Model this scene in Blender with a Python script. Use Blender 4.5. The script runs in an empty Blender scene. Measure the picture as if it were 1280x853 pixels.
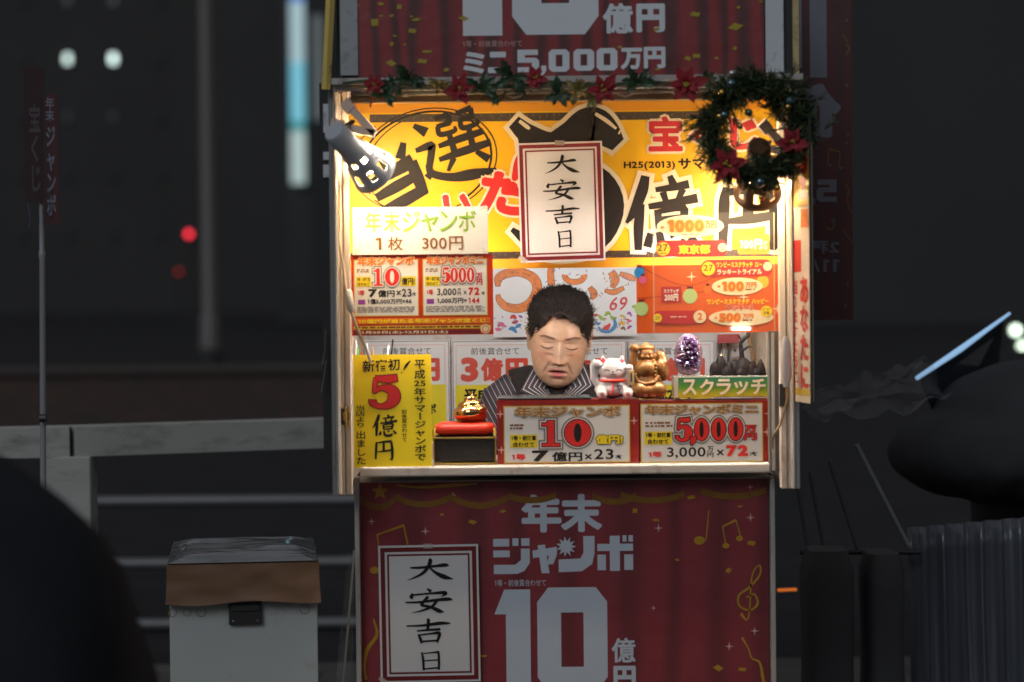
import bpy, bmesh, math, random
import numpy as np
from mathutils import Vector, Matrix, noise
random.seed(7); np.random.seed(7)
R = math.radians
SC = bpy.context.scene

# ------------------------------------------------------------------ camera
FPX = 85.0/36.0*1280.0
CAM = Vector((0.0, -5.3, 1.27))
PITCH, ROLL = R(1.26), R(0.6)
FWD = Vector((0, math.cos(PITCH), -math.sin(PITCH)))
_r0 = Vector((1, 0, 0)); _u0 = Vector((0, math.sin(PITCH), math.cos(PITCH)))
RIGHT = _r0*math.cos(ROLL) - _u0*math.sin(ROLL)
UP = _u0*math.cos(ROLL) + _r0*math.sin(ROLL)
cam = bpy.data.cameras.new("camera"); camo = bpy.data.objects.new("camera", cam)
SC.collection.objects.link(camo)
m = Matrix((RIGHT, UP, -FWD)).transposed().to_4x4(); m.translation = CAM
camo.matrix_world = m
cam.lens = 85; cam.sensor_width = 36; cam.sensor_fit = 'HORIZONTAL'
cam.clip_start = 0.1; cam.clip_end = 1000
cam.dof.use_dof = True; cam.dof.focus_distance = 5.62; cam.dof.aperture_fstop = 2.3
cam.dof.aperture_blades = 0
SC.camera = camo

# ------------------------------------------------------------------ sky glow of the city at night, soft street light
W = bpy.data.worlds.new("World"); SC.world = W; W.use_nodes = True
wn = W.node_tree.nodes; wl = W.node_tree.links
bg = wn["Background"]
geo = wn.new("ShaderNodeNewGeometry"); sep = wn.new("ShaderNodeSeparateXYZ")
mr = wn.new("ShaderNodeMapRange"); mr.inputs[1].default_value = -0.1; mr.inputs[2].default_value = 0.7
rp = wn.new("ShaderNodeValToRGB")
rp.color_ramp.elements[0].color = (0.95, 0.95, 1.0, 1); rp.color_ramp.elements[1].color = (0.55, 0.68, 0.9, 1)
wl.new(geo.outputs["Normal"], sep.inputs[0]); wl.new(sep.outputs[2], mr.inputs[0])
wl.new(mr.outputs[0], rp.inputs[0]); wl.new(rp.outputs[0], bg.inputs[0])
bg.inputs[1].default_value = 0.15
sl = bpy.data.lights.new("street_glow", 'SUN'); sl.energy = 0.56; sl.angle = R(25); sl.color = (0.86, 0.92, 1.0)
so = bpy.data.objects.new("street_glow", sl); SC.collection.objects.link(so)
so.rotation_euler = (R(58), 0, R(-22))
SC.view_settings.view_transform = 'Standard'; SC.view_settings.look = 'None'
SC.view_settings.exposure = 0.0; SC.view_settings.gamma = 1.0; SC.view_settings.use_curve_mapping = False
SC.cycles.use_denoising = True
SC.cycles.max_bounces = 6; SC.cycles.transparent_max_bounces = 12
SC.cycles.sample_clamp_indirect = 4.0; SC.cycles.caustics_reflective = False; SC.cycles.caustics_refractive = False

# ------------------------------------------------------------------ helpers
LINK = []            # linked to the scene at the very end, so that glyph conversion stays quick
def at(px, py, Y):
    d = FWD + RIGHT*((px-640)/FPX) + UP*((426.5-py)/FPX)
    return CAM + d*((Y-CAM.y)/d.y)
def kk(px, py, Y):   # metres per photo pixel there
    return (at(px, py, Y)-CAM).dot(FWD)/FPX
def obj(name, me, parent=None):
    o = bpy.data.objects.new(name, me); LINK.append(o)
    if parent is not None: o.parent = parent
    return o
def thing(name, label, cat, loc=(0, 0, 0), rz=0, group=None):
    o = bpy.data.objects.new(name, None); LINK.append(o)
    o.empty_display_size = 0.05
    o.location = loc; o.rotation_euler = (0, 0, rz); tag(o, label, cat, group)
    return o
def tag(o, label, cat, group=None):
    o['label'] = label; o['category'] = cat
    if group: o['group'] = group
    return o
def struct(o): o['kind'] = 'structure'; return o
def srgb(r, g, b):
    f = lambda c: (c/255/12.92 if c/255 <= .04045 else ((c/255+.055)/1.055)**2.4)
    return (f(r), f(g), f(b))
MATS = {}
def mat(name, rgb, rough=.5, metal=0., var=.10, scale=25., bump=0., spec=.5, emit=None, estr=0., dirt=None, dirt_amt=.5, dirt_scale=9., stretch=(1, 1, 1), coat=0., trans=0., alpha=1.):
    if name in MATS: return MATS[name]
    M = bpy.data.materials.new(name); M.use_nodes = True
    n, l = M.node_tree.nodes, M.node_tree.links
    b = n["Principled BSDF"]
    b.inputs["Roughness"].default_value = rough; b.inputs["Metallic"].default_value = metal
    b.inputs["Specular IOR Level"].default_value = spec; b.inputs["Coat Weight"].default_value = coat
    b.inputs["Transmission Weight"].default_value = trans; b.inputs["Alpha"].default_value = alpha
    tc = n.new("ShaderNodeTexCoord"); mp = n.new("ShaderNodeMapping"); mp.inputs["Scale"].default_value = stretch
    l.new(tc.outputs["Object"], mp.inputs[0])
    nz = n.new("ShaderNodeTexNoise"); nz.inputs["Scale"].default_value = scale; nz.inputs["Detail"].default_value = 4
    l.new(mp.outputs[0], nz.inputs["Vector"])
    mx = n.new("ShaderNodeMix"); mx.data_type = 'RGBA'
    mx.inputs[6].default_value = tuple(c*(1-var) for c in rgb)+(1,)
    mx.inputs[7].default_value = tuple(min(1, c*(1+var)) for c in rgb)+(1,)
    l.new(nz.outputs["Fac"], mx.inputs[0]); out = mx.outputs[2]
    if dirt:
        n2 = n.new("ShaderNodeTexNoise"); n2.inputs["Scale"].default_value = dirt_scale; n2.inputs["Detail"].default_value = 8; n2.inputs["Roughness"].default_value = .7
        l.new(mp.outputs[0], n2.inputs["Vector"])
        cr = n.new("ShaderNodeMapRange"); cr.inputs[1].default_value = .66-dirt_amt*.25; cr.inputs[2].default_value = .78-dirt_amt*.1
        l.new(n2.outputs["Fac"], cr.inputs[0])
        m2 = n.new("ShaderNodeMix"); m2.data_type = 'RGBA'; m2.inputs[7].default_value = tuple(dirt)+(1,)
        l.new(cr.outputs[0], m2.inputs[0]); l.new(out, m2.inputs[6]); out = m2.outputs[2]
        ra = n.new("ShaderNodeMath"); ra.operation = 'MULTIPLY_ADD'; ra.inputs[1].default_value = .3; ra.inputs[2].default_value = rough
        l.new(cr.outputs[0], ra.inputs[0]); l.new(ra.outputs[0], b.inputs["Roughness"])
    l.new(out, b.inputs["Base Color"])
    if bump:
        bp = n.new("ShaderNodeBump"); bp.inputs["Strength"].default_value = bump; bp.inputs["Distance"].default_value = .004
        l.new(nz.outputs["Fac"], bp.inputs["Height"]); l.new(bp.outputs[0], b.inputs["Normal"])
    if emit:
        b.inputs["Emission Color"].default_value = tuple(emit)+(1,); b.inputs["Emission Strength"].default_value = estr
    MATS[name] = M; return M
def nodes_of(M): return M.node_tree.nodes, M.node_tree.links, M.node_tree.nodes["Principled BSDF"]

class MB:
    """collects faces of several materials and makes ONE mesh object"""
    def __init__(s): s.v = []; s.f = []; s.m = []; s.ml = []
    def mi(s, M):
        if M not in s.ml: s.ml.append(M)
        return s.ml.index(M)
    def add(s, vs, fs, M):
        o = len(s.v); i = s.mi(M); s.v += [tuple(v) for v in vs]
        for f in fs: s.f.append(tuple(o+k for k in f)); s.m.append(i)
        return s
    def box(s, c, d, M, rot=None):
        x, y, z = d[0]/2, d[1]/2, d[2]/2
        vs = [Vector((i*x, j*y, k*z)) for i in (-1, 1) for j in (-1, 1) for k in (-1, 1)]
        if rot is not None: vs = [rot @ v for v in vs]
        vs = [v+Vector(c) for v in vs]
        return s.add(vs, [(0, 1, 3, 2), (4, 6, 7, 5), (0, 4, 5, 1), (2, 3, 7, 6), (0, 2, 6, 4), (1, 5, 7, 3)], M)
    def tube(s, pts, rad, M, n=10, cap=True, closed=False):
        pts = [Vector(p) for p in pts]; N = len(pts)
        if not hasattr(rad, '__len__'): rad = [rad]*N
        vs = []; prev = None
        for i, p in enumerate(pts):
            if closed: t = pts[(i+1) % N]-pts[i-1]
            else: t = pts[min(i+1, N-1)]-pts[max(i-1, 0)]
            t.normalize()
            if prev is None:
                a = Vector((0, 0, 1)) if abs(t.z) < .9 else Vector((1, 0, 0))
                u = t.cross(a).normalized()
            else:
                u = (prev-t*prev.dot(t)).normalized()
            prev = u; w = t.cross(u)
            for k in range(n):
                an = 2*math.pi*k/n; rr = rad[i]
                if hasattr(rr, '__len__'): q = u*(math.cos(an)*rr[0])+w*(math.sin(an)*rr[1])
                else: q = (u*math.cos(an)+w*math.sin(an))*rr
                vs.append(p+q)
        fs = []
        for i in range(N if closed else N-1):
            a = i*n; b = ((i+1) % N)*n
            for k in range(n):
                k2 = (k+1) % n
                fs.append((a+k, a+k2, b+k2, b+k))
        if cap and not closed:
            fs.append(tuple(reversed(range(n)))); fs.append(tuple((N-1)*n+k for k in range(n)))
        return s.add(vs, fs, M)
    def ell(s, c, r, M, nu=20, nv=12, rot=None):
        vs = []; c = Vector(c)
        for j in range(nv+1):
            th = math.pi*j/nv
            for i in range(nu):
                ph = 2*math.pi*i/nu
                q = Vector((r[0]*math.sin(th)*math.cos(ph), r[1]*math.sin(th)*math.sin(ph), r[2]*math.cos(th)))
                vs.append((rot @ q if rot is not None else q)+c)
        fs = [(j*nu+i, (j+1)*nu+i, (j+1)*nu+(i+1) % nu, j*nu+(i+1) % nu) for j in range(nv) for i in range(nu)]
        return s.add(vs, fs, M)
    def lathe(s, prof, c, M, n=24, axis=None):
        vs = []; c = Vector(c); q = axis.to_track_quat('Z', 'Y') if axis is not None else None
        for r, z in prof:
            for i in range(n):
                a = 2*math.pi*i/n; v = Vector((r*math.cos(a), r*math.sin(a), z))
                vs.append((q @ v if q else v)+c)
        fs = [(j*n+i, j*n+(i+1) % n, (j+1)*n+(i+1) % n, (j+1)*n+i) for j in range(len(prof)-1) for i in range(n)]
        return s.add(vs, fs, M)
    def sweep(s, prof2d, path, M): ...
    def build(s, name, parent=None, smooth=False, bevel=0, seg=2, loc=None, merge=True):
        me = bpy.data.meshes.new(name); me.from_pydata(s.v, [], s.f)
        for M in s.ml: me.materials.append(M)
        me.polygons.foreach_set("material_index", s.m)
        if merge:
            bm = bmesh.new(); bm.from_mesh(me)
            bmesh.ops.remove_doubles(bm, verts=bm.verts, dist=1e-6)
            bmesh.ops.recalc_face_normals(bm, faces=bm.faces)
            bm.to_mesh(me); bm.free()
        if smooth:
            me.polygons.foreach_set("use_smooth", [True]*len(me.polygons))
            me.set_sharp_from_angle(angle=R(40))
        o = obj(name, me, parent)
        if loc is not None: o.location = loc
        if bevel:
            b = o.modifiers.new("bevel", 'BEVEL'); b.width = bevel; b.segments = seg; b.limit_method = 'ANGLE'
        return o

# ------------------------------------------------------------------ glyphs
_GL = {}
def glyph(ch, bold):
    key = (ch, round(bold, 4))
    if key in _GL: return _GL[key]
    if ch == '1':
        w = .05+bold; vs = [(.0, .53), (.0, .60+w), (.17-w, .70), (.19+w, .70), (.19+w, 0), (.19-w, 0), (.19-w, .58)]
        fs = [(0, 1, 2, 6)[::-1], (2, 3, 4, 5, 6)[::-1]]; _GL[key] = (vs, fs, .42); return _GL[key]
    cu = bpy.data.curves.new("g", 'FONT'); cu.body = ch; cu.offset = bold; cu.resolution_u = 4
    o = bpy.data.objects.new("g", cu); SC.collection.objects.link(o)
    bpy.context.view_layer.update()
    dg = bpy.context.evaluated_depsgraph_get()
    me = bpy.data.meshes.new_from_object(o.evaluated_get(dg))
    vs = [(v.co.x, v.co.y) for v in me.vertices]; fs = [tuple(p.vertices) for p in me.polygons]
    # every face must look the same way
    good = []
    for f in fs:
        a = sum(vs[f[i]][0]*vs[f[(i+1) % len(f)]][1]-vs[f[(i+1) % len(f)]][0]*vs[f[i]][1] for i in range(len(f)))
        good.append(f if a > 0 else tuple(reversed(f)))
    adv = 1.0 if ord(ch) > 0x2e80 else (max([v[0] for v in vs])+.06 if vs else .3)
    bpy.data.objects.remove(o); bpy.data.curves.remove(cu); bpy.data.meshes.remove(me)
    _GL[key] = (vs, good, adv); return _GL[key]
def catmull(pts, n=6):
    P = [np.array(p, float) for p in pts]; P = [2*P[0]-P[1]]+P+[2*P[-1]-P[-2]]; out = []
    for i in range(1, len(P)-2):
        for k in range(n):
            t = k/n
            out.append(.5*((2*P[i])+(-P[i-1]+P[i+1])*t+(2*P[i-1]-5*P[i]+4*P[i+1]-P[i+2])*t*t+(-P[i-1]+3*P[i]-3*P[i+1]+P[i+2])*t**3))
    out.append(P[-2]); return out

LU = .0004
PATTERN = {'print', 'confetti', 'sparkle', 'fine_print', 'gold_trim', 'panel', 'border', 'drawing', 'lantern', 'lantern_string', 'gold_star'}
class Board:
    """a flat printed thing standing at its own depth; its layout is written in the photograph's pixels, its size is real"""
    def __init__(s, name, label, cat, box, Y, group=None, frame=None, rx=0., back=False):
        s.x0, s.y0, s.x1, s.y1 = box; s.cx = (s.x0+s.x1)/2
        p = at(s.cx, s.y1, Y); s.k = kk(s.cx, (s.y0+s.y1)/2, Y); s.kx = s.k
        s.root = thing(name, label, cat, p, 0, group)
        s.root.rotation_euler = (rx, 0, 0)
        if frame:       # (place, turn about z, metres per pixel across)
            s.root.location = frame[0]; s.root.rotation_euler = (rx, 0, frame[1]); s.kx = frame[2]
        s.parts = {}; s.order = []; s.nt = 0; s.base = 'sheet'; s.cnt = 0
    def xy(s, px, py): return ((px-s.cx)*s.kx, (s.y1-py)*s.k)
    def mb(s, key):
        if key in PATTERN: key = s.base        # printed pattern stays in the sheet's own mesh
        if key not in s.parts: s.parts[key] = MB(); s.order.append(key)
        return s.parts[key]
    def sheet(s, M, box=None, th=.004, name='sheet', lay=0, round_=0):
        b = box or (s.x0, s.y0, s.x1, s.y1)
        if not s.parts: s.base = name
        (a, z1), (c, z0) = s.xy(b[0], b[1]), s.xy(b[2], b[3]); y = -lay*LU
        if not round_: s.mb(name).box(((a+c)/2, y+th/2, (z0+z1)/2), (abs(c-a), th, z1-z0), M)
        else: s.poly(s.rrect(b, round_), M, lay, name, th)
        return s
    def rrect(s, b, r, n=5):
        pts = []
        for cx, cy, a0 in ((b[2]-r, b[1]+r, -90), (b[2]-r, b[3]-r, 0), (b[0]+r, b[3]-r, 90), (b[0]+r, b[1]+r, 180)):
            for i in range(n+1):
                a = R(a0+90*i/n); pts.append((cx+r*math.cos(a), cy+r*math.sin(a)))
        return pts
    def eps(s): s.cnt += 1; return (s.cnt % 45)*.000004      # no two prints ever share a plane
    def poly(s, pts, M, lay=1, key='print', th=0):
        q = [s.xy(*p) for p in pts]; y = -lay*LU-s.eps()
        ar = sum(q[i][0]*q[(i+1) % len(q)][1]-q[(i+1) % len(q)][0]*q[i][1] for i in range(len(q)))
        if ar < 0: q = q[::-1]
        n = len(q)
        if th:
            vs = [(a, y, b) for a, b in q]+[(a, y+th, b) for a, b in q]
            fs = [tuple(range(n)), tuple(reversed(range(n, 2*n)))]+[((i+1) % n, i, n+i, n+(i+1) % n) for i in range(n)]
            s.mb(key).add(vs, fs, M)
        else: s.mb(key).add([(a, y, b) for a, b in q], [tuple(range(n))], M)
        return s
    def tape(s, spots, w=9, h=5):
        T = mat('clear_tape', (.75, .70, .58), .25, alpha=.42, var=.1)
        for i, (px, py, a) in enumerate(spots):
            c, d = math.cos(R(a)), math.sin(R(a))
            s.poly([(px+x*c-y*d, py+x*d+y*c) for x, y in ((-w/2, -h/2), (w/2, -h/2), (w/2, h/2), (-w/2, h/2))], T, 14, 'tape#t%d' % i)
        return s
    def rect(s, b, M, lay=1, key='print'):
        return s.poly([(b[0], b[1]), (b[2], b[1]), (b[2], b[3]), (b[0], b[3])], M, lay, key)
    def disc(s, cx, cy, rx, ry, M, lay=1, key='print', n=28):
        return s.poly([(cx+rx*math.cos(2*math.pi*i/n), cy+ry*math.sin(2*math.pi*i/n)) for i in range(n)], M, lay, key)
    def ring(s, cx, cy, rx, ry, w, M, lay=1, key='print', n=36, rot=0, a0=0, a1=360):
        vs = []; c, d = math.cos(R(rot)), math.sin(R(rot)); full = a1-a0 >= 360; ep = s.eps()
        for i in range(n if full else n+1):
            a = R(a0+(a1-a0)*i/n)
            for q in (0, w):
                x, y = (rx-q)*math.cos(a), (ry-q)*math.sin(a)
                X, Z = s.xy(cx+x*c-y*d, cy+x*d+y*c); vs.append((X, -lay*LU-ep, Z))
        N = len(vs)//2
        fs = [(2*i, 2*i+1, 2*((i+1) % N)+1, 2*((i+1) % N)) for i in range(n if full else N-1)]
        s.mb(key).add(vs, fs, M); return s
    def frame(s, b, w, M, lay=1, key='print'):
        x0, y0, x1, y1 = b
        s.rect((x0, y0, x1, y0+w), M, lay, key); s.rect((x0, y1-w, x1, y1), M, lay, key)
        s.rect((x0, y0+w, x0+w, y1-w), M, lay, key); s.rect((x1-w, y0+w, x1, y1-w), M, lay, key); return s
    def brush(s, strokes, box, M, lay=2, grow=0, rot=0, key=None, skew=0, name='lettering', base=100.):
        """strokes: lists of (x, y, width) in a 100 x 100 square, y down"""
        if key is None: s.nt += 1; key = '%s#%d' % (name, s.nt)
        x0, y0, x1, y1 = box; fx, fy = (x1-x0)/base, (y1-y0)/base; cx, cy = (x0+x1)/2, (y0+y1)/2
        fw = (abs(fx)+abs(fy))/2; c, d = math.cos(R(rot)), math.sin(R(rot))
        ep = s.eps()
        for si, st in enumerate(strokes):
            P = catmull(st, 5); vs = []; n = len(P)
            X = np.array([[p[0]*fx, p[1]*fy] for p in P])
            T = np.gradient(X, axis=0); T /= np.maximum(np.linalg.norm(T, axis=1), 1e-6)[:, None]
            for i in range(n):
                w = max(P[i][2], .4)*fw/2+grow
                e = grow*.9*(1 if i == n-1 else -1 if i == 0 else 0)
                nx, ny = -T[i][1], T[i][0]
                for q in (-1, 1):
                    ax = X[i][0]+T[i][0]*e+nx*w*q+x0-cx; ay = X[i][1]+T[i][1]*e+ny*w*q+y0-cy
                    ax += skew*ay
                    a, b = s.xy(cx+ax*c-ay*d, cy+ax*d+ay*c); vs.append((a, -lay*LU-ep-si*.000007, b))
            fs = [(2*i, 2*i+2, 2*i+3, 2*i+1) for i in range(n-1)]
            s.mb(key).add(vs, fs, M)
        return s
    def text(s, t, box, M, bold=.0, lay=2, out=(), vert=False, rot=0, skew=0, gap=0., mirror=False, key=None, name='lettering'):
        """fits the string into box (x0,y0,x1,y1); out = ((grow, material), ...) from the inside out"""
        if key is None: s.nt += 1; key = '%s#%d' % (name, s.nt)
        lay_chars = []; x = 0.
        for i, ch in enumerate(t):
            if ch in ' \u3000': x += .5+gap if ch == ' ' else 1+gap; continue
            vs, fs, adv = glyph(ch, bold)
            if vert:
                w = max(v[0] for v in vs)+min(v[0] for v in vs)
                ox = -w/2 if ord(ch) < 0x2e80 else -.5
                if ch == 'ー': lay_chars.append((ch, None, x)); x += 1+gap; continue
                lay_chars.append((ch, (ox, -x-(0 if ord(ch) > 0x2e80 else 0)), x)); x += 1+gap
            else: lay_chars.append((ch, (x, 0), x)); x += adv+gap
        def pos(ch, o, xx, b):
            vs, fs, adv = glyph(ch, b)
            if o is None: return [(v[1]-.38, -(v[0]-.5)-xx+.38) for v in vs], [tuple(reversed(f)) for f in fs]
            return [(v[0]+o[0], v[1]+o[1]) for v in vs], fs
        al = [v for c in lay_chars for v in pos(*c, min(bold, .012))[0]]; e = max(0, bold-.012)
        bx0, bx1 = min(v[0] for v in al)-e, max(v[0] for v in al)+e; by0, by1 = min(v[1] for v in al)-e, max(v[1] for v in al)+e
        x0, y0, x1, y1 = box; cx, cy = (x0+x1)/2, (y0+y1)/2
        fx, fy = (x1-x0)/max(bx1-bx0, 1e-6), (y1-y0)/max(by1-by0, 1e-6)
        c, d = math.cos(R(rot)), math.sin(R(rot))
        levels = [(0, M)]+list(out); nl = len(levels); ep = s.eps()
        for li, (g, MM) in enumerate(levels):
            tot = bold+g; safe = min(tot, .012); ex = tot-safe          # heavier weights: the glyph is laid down several times around itself
            cps = [(0, 0)] if ex < .002 else [(ex*math.cos(2*math.pi*i/8), ex*math.sin(2*math.pi*i/8)) for i in range(8)]+[(0, 0)]
            for ci, ch in enumerate(lay_chars):
                vs, fs = pos(*ch, safe)
                for qi, (ex_, ey_) in enumerate(cps):
                    q = []
                    for a, b in vs:
                        ax = (a+ex_-(bx0+bx1)/2)*fx; ay = -(b+ey_-(by0+by1)/2)*fy
                        if mirror: ax = -ax
                        ax -= skew*ay
                        X, Z = s.xy(cx+ax*c-ay*d, cy+ax*d+ay*c)
                        q.append((X, -(lay+(nl-1-li)*.5)*LU-ep-(ci % 2)*.00008-qi*.000008, Z))
                    s.mb(key).add(q, [tuple(reversed(f)) for f in fs] if mirror else fs, MM)
        return s
    def done(s):
        for k in s.order: s.parts[k].build(k.split('#')[0], s.root, merge=False)
        return s.root
def remeshed(mb, name, voxel, smooth_it, parent=None, M=None):
    """one continuous skin over overlapping solids"""
    me = bpy.data.meshes.new(name); me.from_pydata(mb.v, [], mb.f)
    bm = bmesh.new(); bm.from_mesh(me); bmesh.ops.remove_doubles(bm, verts=bm.verts, dist=1e-6)
    bmesh.ops.recalc_face_normals(bm, faces=bm.faces); bm.to_mesh(me); bm.free()
    o = bpy.data.objects.new("tmp", me); SC.collection.objects.link(o)
    r = o.modifiers.new("r", 'REMESH'); r.mode = 'VOXEL'; r.voxel_size = voxel
    if smooth_it:
        sm = o.modifiers.new("s", 'SMOOTH'); sm.factor = .5; sm.iterations = smooth_it
    bpy.context.view_layer.update()
    dg = bpy.context.evaluated_depsgraph_get()
    out = bpy.data.meshes.new_from_object(o.evaluated_get(dg)); out.name = name
    bpy.data.objects.remove(o)
    out.materials.clear()
    if M: out.materials.append(M)
    out.polygons.foreach_set("material_index", [0]*len(out.polygons))
    out.polygons.foreach_set("use_smooth", [True]*len(out.polygons))
    return obj(name, out, parent)
def vcolor(o, fn):
    """own local colour of the surface, by position (numpy n x 3 -> n x 3)"""
    me = o.data; n = len(me.vertices); co = np.empty(n*3); me.vertices.foreach_get("co", co); co = co.reshape(-1, 3)
    c = fn(co); a = me.color_attributes.new("col", 'FLOAT_COLOR', 'POINT')
    a.data.foreach_set("color", np.hstack([c, np.ones((n, 1))]).astype(np.float32).ravel())
def vmat(name, rough=.5, spec=.5, sss=0., bump=0., bscale=60., coat=0., metal=0.):
    M = bpy.data.materials.new(name); M.use_nodes = True; n, l, b = nodes_of(M)
    at_ = n.new("ShaderNodeAttribute"); at_.attribute_name = "col"; l.new(at_.outputs["Color"], b.inputs["Base Color"])
    b.inputs["Roughness"].default_value = rough; b.inputs["Specular IOR Level"].default_value = spec
    b.inputs["Coat Weight"].default_value = coat; b.inputs["Metallic"].default_value = metal
    if sss: b.inputs["Subsurface Weight"].default_value = sss; b.inputs["Subsurface Radius"].default_value = (.01, .004, .002); b.inputs["Subsurface Scale"].default_value = .5
    if bump:
        nz = n.new("ShaderNodeTexNoise"); nz.inputs["Scale"].default_value = bscale; nz.inputs["Detail"].default_value = 5
        tc = n.new("ShaderNodeTexCoord"); l.new(tc.outputs["Object"], nz.inputs["Vector"])
        bp = n.new("ShaderNodeBump"); bp.inputs["Strength"].default_value = bump; bp.inputs["Distance"].default_value = .002
        l.new(nz.outputs["Fac"], bp.inputs["Height"]); l.new(bp.outputs[0], b.inputs["Normal"])
    MATS[name] = M; return M
# ------------------------------------------------------------------ materials
def ink(name, rgb, rough=.42, **k): return mat(name, rgb, rough, var=.05, scale=40, **k)
WHITE = ink('white_ink', (.74, .74, .74)); BLACK = mat('black_ink', (.013, .012, .012), .6, var=.05, scale=40, spec=.2); RED = ink('red_ink', (.62, .025, .02))
CRIM = ink('crimson_ink', (.50, .022, .028)); YEL = ink('yellow_ink', (.82, .62, .02)); GOLD = ink('gold_ink', (.62, .42, .04))
BROWN = ink('brown_ink', (.20, .085, .02)); MAROON = ink('maroon_ink', (.16, .012, .014)); ORANGE = ink('orange_ink', (.72, .16, .02))
GREY = ink('grey_ink', (.20, .185, .17)); GREEN = ink('green_ink', (.22, .40, .05)); LIME = ink('lime_ink', (.42, .48, .05)); BLUE = ink('blue_ink', (.02, .22, .55))
PINK = ink('pink_ink', (.7, .12, .3)); CREAM = ink('cream_ink', (.78, .66, .45)); DKGREY = ink('dark_grey_ink', (.05, .055, .055)); PALEPINK = ink('pale_pink_ink', (.72, .42, .38))
PURPLE = ink('purple_ink', (.25, .05, .35)); MINT = ink('mint_ink', (.42, .58, .25)); PAPER = mat('white_paper', (.70, .69, .675), .5, var=.06, scale=7, bump=.35)
POSTERWHITE = mat('poster_white', (.58, .64, .71), .38, var=.05, scale=12)
YSIGN = mat('yellow_card', (.93, .73, .015), .40, var=.06, scale=6, bump=.08)
YBOARD = mat('yellow_board', (.80, .435, .010), .38, var=.06, scale=5, bump=.05); OBOARD = mat('orange_board', (.72, .30, .015), .4, var=.08, scale=6)
STRIPE = mat('black_stripe', (.03, .022, .015), .45, var=.3, scale=60, dirt=(.35, .2, .03), dirt_amt=.45, dirt_scale=160)
TICKRED = mat('ticket_red', (.52, .035, .012), .35, var=.45, scale=14); SCRATCH = mat('scratch_orange', (.70, .115, .022), .3, var=.22, scale=5)
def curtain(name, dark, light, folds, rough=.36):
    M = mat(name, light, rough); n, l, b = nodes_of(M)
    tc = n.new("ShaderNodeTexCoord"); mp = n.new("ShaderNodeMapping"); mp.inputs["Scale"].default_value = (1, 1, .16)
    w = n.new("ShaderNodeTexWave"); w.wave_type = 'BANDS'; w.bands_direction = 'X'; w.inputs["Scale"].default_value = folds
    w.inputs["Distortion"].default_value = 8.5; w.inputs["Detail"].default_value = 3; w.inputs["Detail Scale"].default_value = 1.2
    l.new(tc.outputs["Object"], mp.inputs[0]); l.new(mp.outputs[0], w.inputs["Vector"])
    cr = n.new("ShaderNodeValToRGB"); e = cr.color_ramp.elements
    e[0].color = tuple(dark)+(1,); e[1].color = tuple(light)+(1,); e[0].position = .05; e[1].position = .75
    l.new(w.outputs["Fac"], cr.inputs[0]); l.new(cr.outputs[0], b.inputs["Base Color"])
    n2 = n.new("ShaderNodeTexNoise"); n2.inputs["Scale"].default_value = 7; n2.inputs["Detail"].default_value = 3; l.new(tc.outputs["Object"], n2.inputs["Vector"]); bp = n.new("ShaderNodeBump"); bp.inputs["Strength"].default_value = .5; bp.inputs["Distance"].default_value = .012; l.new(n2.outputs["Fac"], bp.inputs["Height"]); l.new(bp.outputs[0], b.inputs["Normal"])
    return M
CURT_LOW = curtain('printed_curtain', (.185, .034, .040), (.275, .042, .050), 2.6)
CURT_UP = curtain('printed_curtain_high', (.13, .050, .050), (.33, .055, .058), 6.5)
ALU = mat('worn_aluminium', (.50, .48, .45), .45, .35, var=.10, scale=14, dirt=(.16, .12, .08), dirt_amt=.55, dirt_scale=14, stretch=(1, 1, .35))
STEEL = mat('scuffed_steel', (.40, .42, .43), .38, .6, var=.10, scale=10, dirt=(.10, .09, .08), dirt_amt=.5, dirt_scale=16)
WORNWHITE = mat('chipped_white_paint', (.70, .74, .78), .4, var=.08, scale=10, dirt=(.10, .10, .10), dirt_amt=.62, dirt_scale=20)
WORNYEL = mat('chipped_yellow_paint', (.80, .62, .16), .5, var=.1, scale=12, dirt=(.06, .04, .02), dirt_amt=.5, dirt_scale=26)
CREAMW = mat('cream_panel', (.62, .55, .44), .5, var=.06, scale=5, dirt=(.30, .2, .1), dirt_amt=.5, dirt_scale=8)
WALLW = mat('white_panel', (.66, .69, .68), .4, var=.05, scale=6, dirt=(.4, .35, .24), dirt_amt=.35, dirt_scale=9)
LAMI = mat('laminate', (.66, .60, .53), .35, var=.05, scale=20, dirt=(.3, .2, .12), dirt_amt=.4, dirt_scale=14)
RUBBER = mat('dark_rubber', (.02, .02, .02), .6); DARKMET = mat('dark_metal', (.05, .05, .05), .45, .4)
BRASS = mat('brass', (.75, .46, .14), .25, 1.); WOODBR = mat('dark_brown_board', (.34, .22, .12), .6, var=.25, scale=30, stretch=(1, 1, 8), dirt=(.35, .25, .15), dirt_amt=.4)
CORD = mat('ivory_plastic', (.62, .50, .38), .4)

# ------------------------------------------------------------------ the booth
def pbox(mb, px, Y0, Y1, M, Yref=None):
    """box whose front face fills the photo rectangle px at depth Y0"""
    Yr = Y0 if Yref is None else Yref
    a = at(px[0], (px[1]+px[3])/2, Yr).x; b = at(px[2], (px[1]+px[3])/2, Yr).x
    t = at((px[0]+px[2])/2, px[1], Yr).z; u = at((px[0]+px[2])/2, px[3], Yr).z
    return mb.box(((a+b)/2, (Y0+Y1)/2, (t+u)/2), (b-a, Y1-Y0, t-u), M)
YH = -.22          # the upper cabinet overhangs the shelf by this much
booth = thing('ticket_booth', 'narrow lottery ticket booth with aluminium posts, lit window and shelf in the middle', 'booth', (at(708, 580, .3).x, .36, 0))
B0 = Vector(booth.location)
def bpart(mb, name, **k):
    o = mb.build(name, booth, **k); o.location = -B0; return o
m_ = MB(); pbox(m_, (449, 599, 967, 1085), .045, .66, WALLW); bpart(m_, 'lower_cabinet', bevel=.003)
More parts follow.
